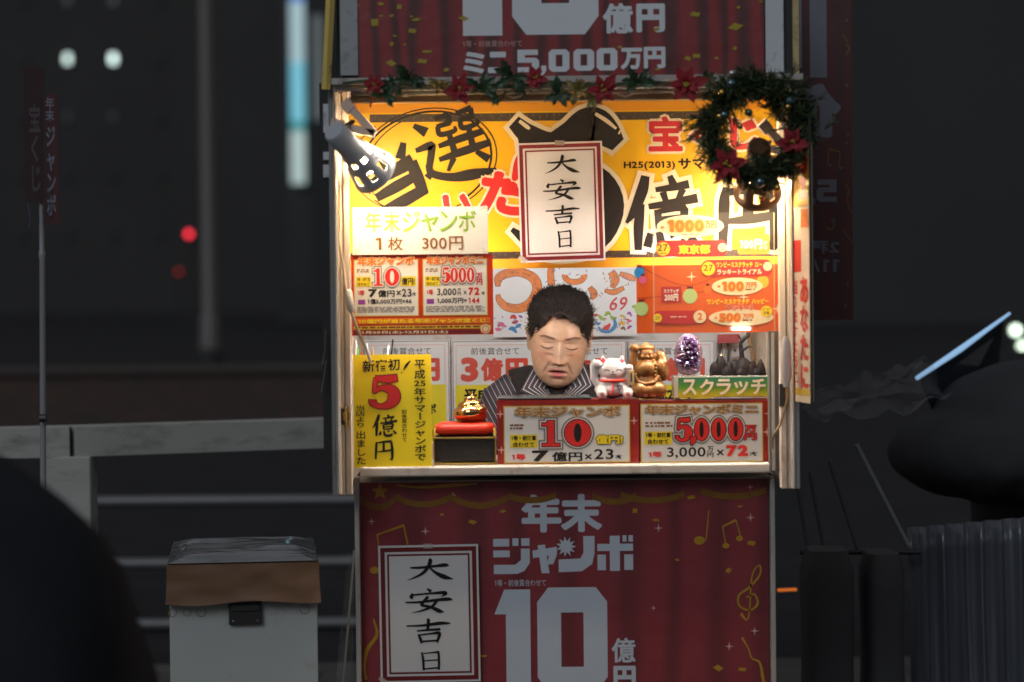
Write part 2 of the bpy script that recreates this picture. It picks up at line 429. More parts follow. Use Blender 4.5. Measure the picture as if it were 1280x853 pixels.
for a, b in ((445.5, 451.5), (964.5, 970.5)):
    m_ = MB(); pbox(m_, (a, 597, b, 1085), .0, .05, ALU); bpart(m_, 'corner_strip', bevel=.0015)
m_ = MB(); pbox(m_, (450, 582, 969, 594), -.045, .32, LAMI); bpart(m_, 'counter_shelf', bevel=.004, seg=3)
def post(x0, x1, y0, y1):
    m_ = MB(); w = x1-x0
    for f0, f1, d in ((0, .14, -.04), (.14, .44, -.036), (.44, .54, -.026), (.54, .86, -.036), (.86, 1., -.04)):
        pbox(m_, (x0+w*f0+.02, y0, x0+w*f1-.02, y1), YH+.04+d, YH+.06, ALU, YH)
    return bpart(m_, 'post', bevel=.0008, seg=1)
post(413, 421, 102, 619); post(990.5, 998, 104, 611)
for x0_, x1_, y0_, y1_ in ((421.3, 437, 106, 619), (975, 990, 106, 611)):
    m_ = MB(); w_ = x1_-x0_
    for f0, f1, d in ((0, .45, .0), (.45, .58, .008), (.58, 1, .002)): pbox(m_, (x0_+w_*f0+.02, y0_, x0_+w_*f1-.02, y1_), -.12+d, -.08, mat('cream_channel', (.78, .66, .57), .42, .15, var=.08, scale=9, dirt=(.3, .2, .13), dirt_amt=.5, dirt_scale=9, stretch=(1, 1, .4)), -.12)
    bpart(m_, 'inner_post', bevel=.0008, seg=1)
m_ = MB(); pbox(m_, (402, 104, 412.5, 580), YH+.03, YH+.06, RUBBER)
for y0, y1 in ((130, 166), (190, 200), (206, 222)): pbox(m_, (404, y0, 411.5, y1), YH+.024, YH+.0295, WORNWHITE)
bpart(m_, 'door_edge')
m_ = MB(); pbox(m_, (414, 104, 423, 619), YH+.062, .7, CREAMW); bpart(m_, 'side_wall')
m_ = MB(); pbox(m_, (989, 104, 998, 611), YH+.062, .7, CREAMW); bpart(m_, 'side_wall')
m_ = MB(); _a, _b = at(414, 300, YH+.06), at(998, 300, YH+.06); m_.box(((_a.x+_b.x)/2, .71, 1.35), (_b.x-_a.x, .02, 1.0), WALLW); bpart(m_, 'back_wall')
m_ = MB(); pbox(m_, (426, 418, 441, 600), -.06, -.04, CREAMW); bpart(m_, 'inner_jamb')
m_ = MB(); pbox(m_, (962, 414, 975, 588), -.07, -.03, mat('dark_channel', (.16, .15, .13), .4, .4))
pbox(m_, (964.5, 416, 968, 588), -.078, -.0705, ALU, -.07); bpart(m_, 'inner_jamb')
m_ = MB(); pbox(m_, (414, 95, 1004, 103), YH-.03, .7, ALU); bpart(m_, 'ceiling', bevel=.001)
m_ = MB(); pbox(m_, (416, 103.3, 1000, 111), YH-.01, YH+.02, ALU); pbox(m_, (438, 111.3, 974, 117), YH+.01, YH+.03, CREAMW); pbox(m_, (438, 117.3, 974, 126), YH+.02, YH+.05, WOODBR)
bpart(m_, 'header_rail', bevel=.001)
m_ = MB(); pbox(m_, (420, -150, 990, 94.6), YH+.012, .68, DARKMET); bpart(m_, 'sign_box')
m_ = MB(); pbox(m_, (424, -150, 446.5, 94.6), YH-.004, YH+.0115, STEEL); bpart(m_, 'cover_strip', bevel=.001)
m_ = MB(); pbox(m_, (956.5, -150, 979, 91), YH-.004, YH+.0115, WORNWHITE); bpart(m_, 'cover_strip', bevel=.001)
m_ = MB(); pbox(m_, (990.5, -150, 998, 94.6), YH, YH+.03, mat('chipped_cream_paint', (.62, .48, .22), .5, dirt=(.08, .06, .04), dirt_amt=.55, dirt_scale=28)); bpart(m_, 'edge_bar')
a, b = at(420, -150, YH-.02), at(407.5, 112, YH-.02); m_ = MB()
m_.tube([a, b], .0095, WORNYEL, n=4); bpart(m_, 'edge_bar')
m_ = MB()                                                           # hinge and brass latch on the left post
c = at(433, 521, -.128); m_.box(c, (.014, .012, .018), BRASS); m_.box(c+Vector((-.01, .002, 0)), (.012, .008, .035), DARKMET)
m_.tube([c+Vector((.002, -.004, -.022)), c+Vector((.002, -.004, .022))], .004, BRASS, n=8); bpart(m_, 'latch', bevel=.001)
m_ = MB(); c = at(983, 492, -.128); m_.box(c, (.008, .01, .022), BRASS); m_.box(c+Vector((-.006, .004, -.004)), (.018, .006, .05), DARKMET); bpart(m_, 'latch', bevel=.001)
m_ = MB(); pbox(m_, (449, 1085, 967, 1092), .05, .66, DARKMET); bpart(m_, 'plinth')

# ------------------------------------------------------------------ lettering kits
DAI = [[(12, 40, 4), (32, 40, 7), (62, 35, 7), (82, 31, 10), (90, 33, 3)], [(50, 6, 7), (53, 12, 11), (49, 36, 10), (38, 62, 8), (22, 80, 5), (5, 92, .5)], [(51, 40, 4), (63, 62, 8), (80, 80, 13), (98, 90, 2)]]
AN = [[(47, 2, 4), (55, 13, 10)], [(19, 20, 7), (15, 33, 10), (18, 40, 3)], [(21, 25, 5), (50, 21, 5), (80, 18, 9), (84, 23, 8), (75, 34, 1)],
      [(49, 32, 8), (38, 56, 8), (36, 66, 7), (54, 74, 8), (70, 89, 11), (80, 94, 2)], [(66, 50, 8), (56, 72, 7), (36, 87, 5), (14, 96, .5)], [(3, 54, 4), (30, 54, 6), (70, 46, 8), (90, 44, 9), (98, 47, 2)]]
KICHI = [[(4, 29, 4), (38, 28, 6), (75, 21, 9), (97, 22, 4)], [(49, 3, 6), (51, 12, 9), (49, 45, 8)], [(26, 48, 4), (50, 45, 6), (76, 43, 7)], [(29, 60, 5), (33, 76, 8), (36, 93, 7)], [(32, 63, 4), (55, 59, 5), (73, 57, 9), (72, 73, 8), (68, 92, 5)], [(36, 87, 5), (68, 84, 5)]]
NICHI = [[(25, 8, 6), (29, 40, 9), (30, 95, 8)], [(29, 14, 4), (55, 11, 5), (76, 8, 9)], [(74, 8, 8), (75, 50, 9), (74, 94, 8)], [(31, 50, 4), (72, 46, 5)], [(31, 89, 5), (74, 84, 6)]]
def luck(b, boxes, M):
    for st, bx in zip((DAI, AN, KICHI, NICHI), boxes): b.brush(st, bx, M, 3)
OKU = [[(27, 0, 10), (22, 20, 14), (10, 48, 10), (0, 62, 2)], [(20, 38, 9), (17, 66, 12), (16, 99, 8)], [(62, 0, 6), (67, 12, 10)], [(42, 18, 5), (66, 15, 8), (88, 11, 10)], [(52, 22, 8), (56, 34, 6)], [(80, 18, 8), (72, 34, 5)], [(32, 41, 6), (66, 36, 9), (100, 30, 11)],
       [(44, 46, 8), (46, 70, 8)], [(45, 48, 5), (80, 43, 10), (78, 68, 8)], [(46, 58, 5), (77, 55, 5)], [(46, 69, 5), (78, 66, 6)], [(34, 78, 8), (29, 95, 10)], [(46, 76, 8), (52, 96, 11), (74, 96, 10), (80, 86, 3)], [(62, 73, 5), (67, 82, 9)], [(84, 74, 6), (95, 90, 11)]]
EN = [[(12, 6, 6), (10, 30, 15), (7, 92, 11)], [(12, 14, 8), (50, 8, 13), (88, 6, 16)], [(86, 6, 13), (90, 50, 17), (88, 92, 13), (76, 88, 4)], [(48, 10, 13), (47, 52, 15)], [(14, 56, 6), (50, 53, 12), (86, 48, 11)]]
TOU = [[(50, 0, 9), (52, 18, 14), (52, 34, 11)], [(14, 6, 6), (24, 20, 14)], [(90, 2, 6), (76, 22, 13)], [(8, 42, 10), (50, 38, 16), (90, 36, 20)], [(88, 38, 16), (86, 70, 16), (84, 96, 12)], [(16, 66, 10), (50, 64, 15), (86, 62, 12)], [(2, 94, 10), (40, 93, 16), (88, 90, 14)]]
SEN = [[(8, 6, 6), (22, 20, 14)], [(2, 42, 6), (22, 40, 11), (24, 44, 10), (14, 70, 9)], [(14, 66, 9), (16, 80, 10), (40, 92, 11), (70, 96, 15), (102, 98, 5)], [(8, 84, 10), (18, 76, 6)],
       [(38, 4, 5), (58, 3, 8)], [(57, 3, 7), (56, 16, 7)], [(38, 16, 6), (57, 15, 7)], [(39, 16, 6), (40, 28, 7), (60, 28, 6), (62, 22, 3)], [(68, 4, 5), (90, 2, 8)], [(89, 2, 7), (88, 15, 7)], [(70, 15, 6), (90, 14, 7)], [(71, 15, 6), (72, 27, 7), (92, 26, 6), (94, 20, 3)],
       [(34, 44, 6), (66, 41, 10), (98, 39, 8)], [(52, 30, 7), (53, 60, 9)], [(80, 29, 7), (79, 58, 9)], [(30, 63, 6), (66, 60, 11), (104, 57, 9)], [(50, 66, 8), (38, 82, 4)], [(82, 65, 6), (96, 80, 11)]]
def fat_digit(b, ch, box, layers, lay, whole=False):
    """heavy serif figure; layers = ((grow, material), ...) from the outside in"""
    x0, y0, x1, y1 = box; w, h = x1-x0, y1-y0; cx, cy = (x0+x1)/2, (y0+y1)/2; b.nt += 1; key = 'lettering#%d' % b.nt
    for li, (g, M) in enumerate(layers):
        L = lay+li*.6; last = li == len(layers)-1 and not whole
        if ch == '0':
            if not last: b.disc(cx, cy, w/2+g, h/2+g, M, L, key)
            else:
                vs = []; n = 36
                for i in range(n):
                    a = 2*math.pi*i/n
                    for q in (1, 0):
                        rx, ry = (w/2, h/2) if q else (w*.15, h*.36)
                        X, Z = b.xy(cx+rx*math.cos(a), cy+ry*math.sin(a)); vs.append((X, -L*LU, Z))
                b.mb(key).add(vs, [(2*i, 2*i+1, (2*i+3) % (2*n), (2*i+2) % (2*n)) for i in range(n)], M)
        elif ch == '1':
            t = .2*w
            for j, bx in enumerate(((cx-t-g, y0-g, cx+t+g, y1+g), (x0-g, y1-h*.11-g, x1+g, y1+g), (x0-g, y0+h*.09-g, cx, y0+h*.2+g))): b.rect(bx, M, L+j*.1, key)
        elif ch == '5':
            S = [[(20, 4, 14), (60, 7, 24), (90, 3, 20)], [(20, 4, 10), (17, 30, 12), (16, 50, 10)], [(14, 50, 8), (40, 36, 14), (72, 44, 32), (80, 68, 40), (64, 90, 26), (34, 97, 14), (10, 86, 18), (9, 76, 24)]]
            b.brush(S, box, M, L, g, key=key)
        elif ch == ',': b.brush([[(50, 0, 90), (60, 45, 80), (10, 100, 20)]], box, M, L, g, key=key)
def block(b, ch, box, M, lay=2, mir=None, key=None):
    """square-cut poster figure"""
    x0, y0, x1, y1 = box; w, h = x1-x0, y1-y0
    if key is None: b.nt += 1; key = 'lettering#%d' % b.nt
    f = lambda p: [((2*mir-(x0+w*u)) if mir else x0+w*u, y0+h*v) for u, v in p]
    if ch == '0':
        o = [(.0, .14), (.16, 0), (.84, 0), (1, .14), (1, .86), (.84, 1), (.16, 1), (0, .86)]; i = [(.34, .24), (.34, .24), (.66, .24), (.66, .24), (.66, .76), (.66, .76), (.34, .76), (.34, .76)]
        for k in range(8):
            q = [o[k], o[(k+1) % 8], i[(k+1) % 8], i[k]]
            if i[k] == i[(k+1) % 8]: q = q[:3]
            b.poly(f(q), M, lay, key)
    elif ch == '1': b.poly(f([(0, .24), (.28, 0), (1, 0), (1, 1), (.32, 1), (.32, .24)]), M, lay, key)
    elif ch == '5': b.poly(f([(0, 0), (.95, 0), (.95, .24), (.34, .24), (.34, .36), (.86, .36), (1, .48), (1, .86), (.84, 1), (0, 1), (0, .78), (.66, .78), (.66, .58), (0, .58)]), M, lay, key)
    elif ch == ',': b.poly(f([(.2, 0), (1, 0), (1, .55), (.5, 1), (.1, 1), (.4, .5), (.2, .5)]), M, lay, key)
def confetti(b, pts, M, lay=2, seed=1):
    rr = random.Random(seed)
    for x, y, r in pts:
        a = rr.uniform(0, 6.28); sq = rr.uniform(.4, 1)
        b.poly([(x+r*math.cos(a+q)*1.2, y+r*math.sin(a+q)*sq) for q in (0, 1.3, 3.1, 4.5)], M, lay, 'confetti')
def sparkle(b, x, y, r, M, lay=2):
    pts = []
    for i in range(8):
        a = math.pi/4*i; q = r if i % 2 == 0 else r*.22
        pts.append((x+q*math.cos(a), y+q*math.sin(a)))
    b.poly(pts, M, lay, 'sparkle')
def fine(b, box, rows, M, lay=2, seed=0):
    rr = random.Random(seed); x0, y0, x1, y1 = box; dy = (y1-y0)/rows
    for i in range(rows):
        x = x0
        while x < x1-2:
            w = rr.uniform(2, 9); e = min(x+w, x1); b.rect((x, y0+i*dy, e, y0+i*dy+dy*.6), M, lay, 'fine_print'); x = e+rr.uniform(.6, 2.5)

# ------------------------------------------------------------------ red poster on the front of the booth
b = Board('lottery_poster', 'large dark red curtain poster with white lettering covering the booth front under the shelf', 'poster', (452, 599.5, 964, 1070), .03)
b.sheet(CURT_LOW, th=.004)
b.text('年末', (656, 616, 757, 664), POSTERWHITE, .045); 
for i, q in enumerate(((620.5, 671.5, 640.5, 681), (644.5, 671, 652, 680.5), (655.5, 671, 665.8, 680.5), (620.5, 686, 641, 694.5))): b.rect(q, POSTERWHITE, 2, 'lettering#j')
b.poly([(655, 684), (666, 684), (666, 702), (659, 712), (650, 715.5), (621, 715.5), (621, 704), (648, 704), (655, 698)], POSTERWHITE, 2, 'lettering#j')
b.poly([(676, 680), (685, 679), (690.5, 715), (680.5, 715)], POSTERWHITE, 2, 'lettering#k'); b.poly([(669.5, 686.5), (700, 682), (700, 692), (695, 704), (687.5, 704), (690, 693), (670, 696)], POSTERWHITE, 2, 'lettering#k')
for i, q in enumerate(((750.5, 679, 795, 688), (766, 669, 778.5, 713), (750.5, 692.5, 761, 712), (784, 692.5, 795, 712), (782, 668.5, 787, 676.5), (789.5, 668.5, 795, 676.5))): b.rect(q, POSTERWHITE, 2, 'lettering#b')
b.poly([(702, 698), (702, 714), (731, 713), (744, 704), (747, 690), (747, 669), (733, 669), (733, 690), (729, 697)], POSTERWHITE, 2, 'lettering#n')
b.poly([(711.5+(13 if i % 2 == 0 else 7)*math.cos(math.pi*i/11), 682+(13 if i % 2 == 0 else 7)*math.sin(math.pi*i/11)) for i in range(22)], POSTERWHITE, 2, 'lettering#n')
b.text('1等・前後賞合わせて', (622, 722.5, 686, 731), POSTERWHITE, .004)
block(b, '1', (621, 735, 666, 864), POSTERWHITE); block(b, '0', (674.5, 733, 762, 864), POSTERWHITE)
b.text('億', (767, 797, 797, 828), POSTERWHITE, .022); b.text('円', (769, 832, 797, 862), POSTERWHITE, .05)
b.text('ミニ5,000万円', (620, 880, 797, 912), POSTERWHITE, .05)
GI = mat('printed_gold', (.50, .27, .03), .3, var=.35, scale=60); GID = mat('printed_gold_dark', (.26, .12, .02), .3, var=.3, scale=60)
for x0, x1, y, sag in ((455, 500, 612, 12), (500, 570, 611, 10), (570, 640, 613, 10), (640, 700, 611, 6), (745, 800, 612, 8), (780, 860, 611, 8), (880, 962, 607, 8)):
    pts = [(x0+(x1-x0)*t, y+sag*4*t*(1-t), 3.5) for t in np.linspace(0, 1, 7)]
    b.brush([[(p[0], p[1]+4, 3) for p in pts], [(p[0], p[1]+8, 5) for p in pts]], (0, 0, 100, 100), GID, 2, key='gold_trim')
b.brush([[(500, 603, 2), (530, 606, 3), (570, 604, 4), (602, 602, 2)]], (0, 0, 100, 100), GI, 3, key='gold_trim')
for bx, by in ((480, 611), ): b.poly([(bx+(11 if i % 2 == 0 else 5)*math.cos(math.pi*i/5-.3), by+(11 if i % 2 == 0 else 5)*math.sin(math.pi*i/5-.3)) for i in range(10)], GI, 3, 'gold_star')
for ki, (key, st) in enumerate((('music_note', [[(475, 665, 2.2), (510, 653, 3.2)], [(476, 665, 2), (478, 684, 2)], [(509, 653, 2), (515, 683, 2)]]),
                ('music_note', [[(890, 638, 1.2), (888, 660, 1.6), (886, 676, 1.6)]]), ('music_note', [[(907, 659, 2), (924, 651, 3)], [(907, 659, 1.4), (911, 682, 1.4)], [(924, 651, 1.4), (930, 674, 1.4)]]),
                ('treble_clef', [[(929, 768, 4), (936, 776, 2), (940, 764, 2), (942, 730, 2), (946, 714, 2), (953, 708, 2), (953, 720, 2.6), (940, 735, 3), (927, 745, 3), (927, 758, 2.5), (940, 764, 2.5), (950, 756, 3), (946, 744, 2.5), (936, 748, 2)]]),
                ('streamer', [[(470, 770, 2), (474, 790, 4), (462, 808, 5), (458, 830, 3), (460, 846, 4)]]), ('streamer', [[(930, 798, 3), (938, 812, 2), (942, 824, 2), (952, 830, 3), (956, 850, 4), (960, 870, 3)]]))):
    b.brush(st, (0, 0, 100, 100), GI, 2, key='%s#%d' % (key, ki))
for x, y, r, q in ((878, 676, 7, 1), (911, 683, 4.5, 2), (928, 674, 4.5, 2), (472, 709, 6, 9)): b.disc(x, y, r, r*.75, GI, 3, 'music_note#%d' % q)
confetti(b, [(538, 627, 5), (633, 637, 4), (595, 650, 5), (798, 638, 4), (824, 650, 5), (868, 622, 5), (929, 634, 4), (943, 680, 5), (914, 714, 4), (606, 818, 5), (900, 836, 6), (930, 838, 5), (557, 640, 3), (850, 700, 3)], GI)
for x, y, r in ((469, 648, 5), (536, 661, 6), (571, 616, 5), (827, 660, 6), (942, 648, 6), (946, 790, 6), (914, 809, 6), (942, 610, 5), (820, 760, 4)): sparkle(b, x, y, r, PALEPINK)
b.done()
# placard stuck on it
def placard(name, label, box, Y, chars, pad, rx=0, rz=0):
    b = Board(name, label, 'placard', box, Y, rx=rx); b.sheet(PAPER, th=.003); x0, y0, x1, y1 = box
    b.frame((x0+pad, y0+pad, x1-pad, y1-pad), pad*2.1, MAROON, 1, 'border'); q = pad*4.2
    b.frame((x0+q, y0+q, x1-q, y1-q), pad*.9, MAROON, 1, 'border')
    luck(b, chars, BLACK); b.tape((((x0+x1)/2, y0+1, 2), (x0+3, y1-4, 40)), 12, 6); r = b.done(); r.rotation_euler.y = rz; return r
placard('good_luck_placard', 'white brush lettered placard with maroon double border on the red poster below the shelf', (476, 681, 601, 853), .018,
        ((508, 697, 570, 727), (507, 735, 569, 767), (507, 772, 566, 806), (517, 813, 560, 839)), 2.6, rz=R(-.5))

LITWHITE = mat('poster_white_lit', (.82, .88, .92), .38, var=.04, scale=12)  # whiter copy of the poster white: stronger light up here put into the colour
# ------------------------------------------------------------------ red poster over the header
b = Board('rooftop_poster', 'dark red curtain poster with cut off white figures above the booth window', 'poster', (447, -140, 956, 95), YH-.0)
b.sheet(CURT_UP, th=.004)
block(b, '1', (556, -120, 628.5, 44), LITWHITE); block(b, '0', (641, -120, 749, 43.5), LITWHITE)
b.text('億', (754, 5, 792, 43), LITWHITE, .035); b.text('円', (796, 6, 832, 42), LITWHITE, .055)
b.text('1等・前後賞合わせて', (579, 50, 653, 58), PALEPINK, .005); b.text('ミ', (579, 64, 606, 91), LITWHITE, .05); b.text('ニ', (610, 64, 635, 91), LITWHITE, .05)
for c_, bx in (('5', (647, 62, 674, 90)), (',', (675, 82, 683, 94)), ('0', (686, 62, 712, 90)), ('0', (717, 62, 743, 89)), ('0', (746, 61, 772, 89))): block(b, c_, bx, LITWHITE)
b.text('万', (776, 61, 803, 88), LITWHITE, .05); b.text('円', (805, 60, 832, 87), LITWHITE, .05)
confetti(b, [(469, 26, 6), (448, 5, 3), (477, 3, 4), (500, 7, 4), (477, 18, 3), (490, 18, 3), (521, 23, 6), (516, 37, 5), (490, 53, 3), (534, 63, 6), (489, 77, 6), (528, 75, 6), (558, 86, 4), (580, 22, 6), (870, 20, 6), (920, 36, 9), (924, 12, 3), (952, 5, 3), (821, 38, 4), (871, 72, 6), (860, 75, 4), (896, 75, 3), (919, 63, 3), (822, 88, 3), (775, 60, 3), (506, 54, 2), (494, 43, 2), (515, 19, 2)], mat('printed_yellow', (.46, .36, .04), .4, var=.1), 3)
b.done()

# ------------------------------------------------------------------ yellow winner sign behind the lamps
b = Board('winner_sign', 'wide yellow sign with huge black brush characters lit by the clamp lamps', 'sign', (436, 124, 992, 335), .10)
b.sheet(YBOARD, th=.006)
b.rect((436, 124, 992, 139), OBOARD, 1); b.rect((464, 141, 900, 151), STRIPE, 1); b.rect((436, 314, 992, 323), STRIPE, 1); b.rect((436, 323, 992, 335), OBOARD, 1)
b.ring(536, 200, 88, 66, 1.6, BLACK, 2, rot=-12, a0=-130, a1=150); b.ring(534, 201, 84, 63, 2.6, BLACK, 2, rot=-14, a0=-200, a1=70); b.ring(530, 200, 91, 64, 1.2, BLACK, 2, rot=-8, a0=120, a1=235)
b.ring(536, 201, 80, 60, 1.4, BLACK, 2, rot=-20, a0=165, a1=260)
b.brush(SEN, (520, 140, 611, 226), BLACK, 4, .4, rot=-14); b.brush(TOU, (452, 187, 532, 258), BLACK, 4, 1.6, rot=-26)
b.text('た', (601, 214, 656, 268), RED, .06, 4, out=((.05, CREAM),), rot=8); b.text('い', (556, 240, 592, 285), RED, .06, 4, out=((.05, CREAM),), rot=-8); b.text('!', (640, 190, 654, 240), RED, .04, 4, out=((.05, CREAM),), rot=18)
FIVE = [[(644, 152, 18), (662, 168, 26), (690, 182, 34), (716, 172, 40), (740, 156, 44), (758, 166, 38), (774, 182, 20)], [(652, 158, 10), (664, 190, 26), (668, 228, 24), (672, 238, 14)],
        [(672, 230, 10), (705, 218, 22), (742, 226, 40), (758, 258, 46), (742, 296, 40), (700, 312, 26), (668, 306, 18), (640, 286, 6)]]
b.brush(FIVE, (0, 0, 100, 100), CREAM, 4, 5.5, key='lettering#f'); b.brush(FIVE, (0, 0, 100, 100), BLACK, 6, 0, key='lettering#f')
b.brush([[(651, 151, 4), (660, 158, 5), (664, 161, 3)], [(746, 143, 4), (760, 152, 5), (772, 162, 3)], [(775, 166, 5), (777, 167, 5)]], (0, 0, 100, 100), CREAM, 8, 0, key='lettering#f')
b.text('宝', (812, 147, 855, 191), CRIM, .04, 4, out=((.07, CREAM),)); b.text('く', (864, 155, 898, 190), CRIM, .055, 4, out=((.07, CREAM),)); b.text('じ', (914, 151, 950, 190), CRIM, .05, 4, out=((.07, CREAM),))
b.text('H25(2013)', (781, 203, 845, 214), BLACK, .03); b.text('サマージャンボ', (849, 199, 968, 214), BLACK, .04)
for st, bx, rt in ((OKU, (784, 222, 872, 314), 0), (EN, (898, 232, 978, 316), 0)):
    b.brush(st, bx, CREAM, 4, 6.5, rot=rt); b.brush(st, bx, BLACK, 6, .9, rot=rt)
b.done()
placard('good_luck_placard', 'white brush lettered placard with maroon double border hanging over the yellow sign', (651, 178, 757, 327), .06,
        ((682, 193, 729, 219), (680, 224, 730, 251), (682, 256, 728, 282), (691, 287, 722, 311)), 2.2, rz=R(-1.2))

# ------------------------------------------------------------------ price card and ticket poster on the left
b = Board('price_card', 'white card with green heading and a ticket price on the left under the lamp', 'price card', (441, 259, 610, 318), -.085); b.sheet(PAPER, th=.003)
for i, ch in enumerate('年末ジャンボ'):
    b.text(ch, (457+i*23.3, 264+(4 if ch == 'ャ' else 0), 477+i*23.3+(2 if i > 1 else 0), 290), (LIME, LIME, LIME, GREEN, GREEN, GREEN)[i], .012)
b.tape(((447, 262, 20), (605, 261, -15), (446, 314, -30), (606, 315, 25)))
b.text('1', (470, 297, 477, 312), BROWN, .012); b.text('枚', (485, 296, 504, 313), BROWN, .012); b.text('300円', (528, 296, 579, 313), BROWN, .012); b.done()
def panel(b, p, head, num, unit, l1, l2, big=False):
    """one white prize panel in photo pixels p"""
    x0, y0, x1, y1 = p; w, h = x1-x0, y1-y0; X = lambda u: x0+w*u; Yv = lambda v: y0+h*v
    b.rect(p, PAPER, 1, 'panel'); b.frame((x0-1, y0-1, x1+1, y1+1), 1.2, GOLD, 1.5, 'panel')
b = Board('ticket_poster', 'orange red poster with two white prize panels below the price card', 'poster', (440, 318.5, 617, 419), -.08); b.sheet(TICKRED, th=.003)
for x0, head, rt in ((444, '年末ジャンボ', 0), (530, '年末ジャンボミニ', 1)):
    x1 = x0+79; b.rect((x0, 325, x1, 394), PAPER, 1, 'panel'); b.frame((x0-1, 324, x1+1, 395), 1.1, GOLD, 1.4, 'panel')
    b.text(head, (x0+4, 320, x1-4, 332), ORANGE, .05, 3, out=((.06, CREAM),))
    fine(b, (x0+3, 336, x0+18, 341), 2, BROWN, 2, 3)
    b.rect((x0+2, 345.5, x0+20.5, 358), YEL, 2); b.text('1等・前後賞', (x0+3, 346.5, x0+19.5, 351), BLACK, .012, 3); b.text('合わせて', (x0+4, 352.5, x0+18.5, 357), BLACK, .012, 3)
    ls = ((2.6, GREY), (1.3, PAPER), (0, RED))
    if not rt:
        fat_digit(b, '1', (x0+24, 335, x0+35, 357), ls, 3); fat_digit(b, '0', (x0+38, 335, x0+56, 357), ls, 3)
        b.rect((x0+57.5, 345.5, x0+76.5, 357.5), YEL, 2); b.text('億円!', (x0+59, 347, x0+75, 356), BLACK, .025, 3)
        b.text('7', (x0+17, 361, x0+28, 371), BLACK, .05); b.text('億円', (x0+29, 362, x0+50, 371), BLACK, .03); b.text('×23', (x0+52, 361, x0+71, 371), BLACK, .02); b.text('本', (x0+72, 365, x0+77, 370), BLACK, .02)
        b.text('1億5,000万円×46', (x0+16, 373, x0+71, 380), BLACK, .03)
    else:
        for i, c_ in enumerate('5000'): fat_digit(b, c_, (x0+23.5+i*10.3, 335, x0+33+i*10.3, 354), ls, 3+i*.05)
        b.text('万円', (x0+66, 342, x0+74, 357), RED, .04, 3, vert=True)
        b.text('3,000', (x0+17, 361, x0+41, 371), BLACK, .02); b.text('万円', (x0+42, 361, x0+47, 370), BLACK, .02, vert=True); b.text('×', (x0+50, 364, x0+54, 369), BLACK); b.text('72', (x0+56, 360, x0+70, 370), RED, .05); b.text('本', (x0+72, 365, x0+77, 370), BLACK, .02)
        b.text('1,000万円×', (x0+17, 373, x0+54, 380), BLACK, .03); b.text('144', (x0+56, 373, x0+70, 380), RED, .03)
    b.text('1等', (x0+4, 362, x0+12, 369), RED, .03); b.rect((x0+4, 374, x0+13, 380), PURPLE, 2); fine(b, (x0+3, 383, x1-3, 391), 4, GREY, 2, x0)
b.rect((442, 397.5, 613, 405), ORANGE, 1); b.text('10億円が当たる年末ジャンボ宝くじ', (448, 398.5, 608, 404), YEL, .04)
b.rect((442, 407, 614, 411.5), GOLD, 1); fine(b, (444, 408, 600, 411), 1, MAROON, 2, 5)
b.rect((442, 412.5, 600, 418), MAROON, 1); b.text('11月20日(水)-12月21日(土)', (448, 413.3, 560, 417.5), CREAM, .03); b.disc(607, 412, 6, 6, CREAM, 2); b.ring(607, 412, 4.5, 4.5, 1, ORANGE, 3); b.done()

# ------------------------------------------------------------------ orange scratch card poster on the right
DKOR = ink('dark_orange_ink', (.38, .05, .012))
b = Board('scratch_poster', 'glossy orange poster with paper lanterns and cream prize bubbles on the right', 'poster', (796, 331, 981, 416), -.05); b.sheet(SCRATCH, th=.003)
b.brush([[(797, 330, 1), (830, 348, 1), (862, 357, 1), (900, 344, 1), (925, 332, 1)], [(797, 372, 1), (830, 370, 1), (870, 366, 1), (900, 360, 1)]], (0, 0, 100, 100), DKOR, 1, key='lantern_string')
for x, y, r, M in ((863, 370, 9.5, MINT), (802, 385, 9, MINT), (800, 340, 7, BLUE), (804, 349, 5, PINK), (954, 353, 8, GOLD), (885, 362, 5, ORANGE)):
    b.disc(x, y, r*.95, r, M, 2, 'lantern'); b.rect((x-r*.4, y-r-2.5, x+r*.4, y-r+.5), MAROON, 3, 'lantern')
b.rect((827, 358, 852, 378), CRIM, 2); b.text('スクラッチ', (830, 361, 849, 366), WHITE, .03, 3); b.text('200円', (831, 367, 848, 376), WHITE, .04, 3)
b.sheet(CRIM, (877, 325, 966, 346), .001, 'title_strip', 3, round_=9); b.disc(886, 336, 8.5, 8.5, YEL, 5); b.text('27', (880, 331, 892, 339), BROWN, .02, 6)
b.text('ワンピーススクラッチ ロー', (896, 328, 953, 335), YEL, .04, 5); b.text('ラッキートライアル', (897, 337, 953, 344), CREAM, .04, 5); b.disc(960, 334, 5.5, 5.5, CREAM, 5)
for a, c_ in (((890, 347.5, 954, 369.5), '100'), ((886, 387, 967, 408), '500')):
    b.disc((a[0]+a[2])/2, (a[1]+a[3])/2, (a[2]-a[0])/2, (a[3]-a[1])/2, CREAM, 4)
    b.text(c_, (a[0]+13, a[1]+5, a[0]+40, a[3]-5), ORANGE, .06, 5, out=((.04, GOLD),)); b.text('万円', (a[0]+42, a[1]+6, a[0]+56, a[3]-9), ORANGE, .05, 5)
    fine(b, (a[0]+42, a[3]-8, a[0]+54, a[3]-5), 1, BROWN, 5); b.disc(a[0]+9, (a[1]+a[3])/2, 2, 1.4, ORANGE, 5)
b.text('ワンピーススクラッチ ハッピー', (884, 374, 961, 381), YEL, .04, 4); b.text('ラッキー3', (908, 381, 941, 389), RED, .05, 6, out=((.05, CREAM),)); b.disc(958, 390, 7, 7, YEL, 6); b.text('なくなり', (953, 386, 963, 389), BROWN, .02, 7); b.text('次第', (954, 390, 962, 394), BROWN, .02, 7)
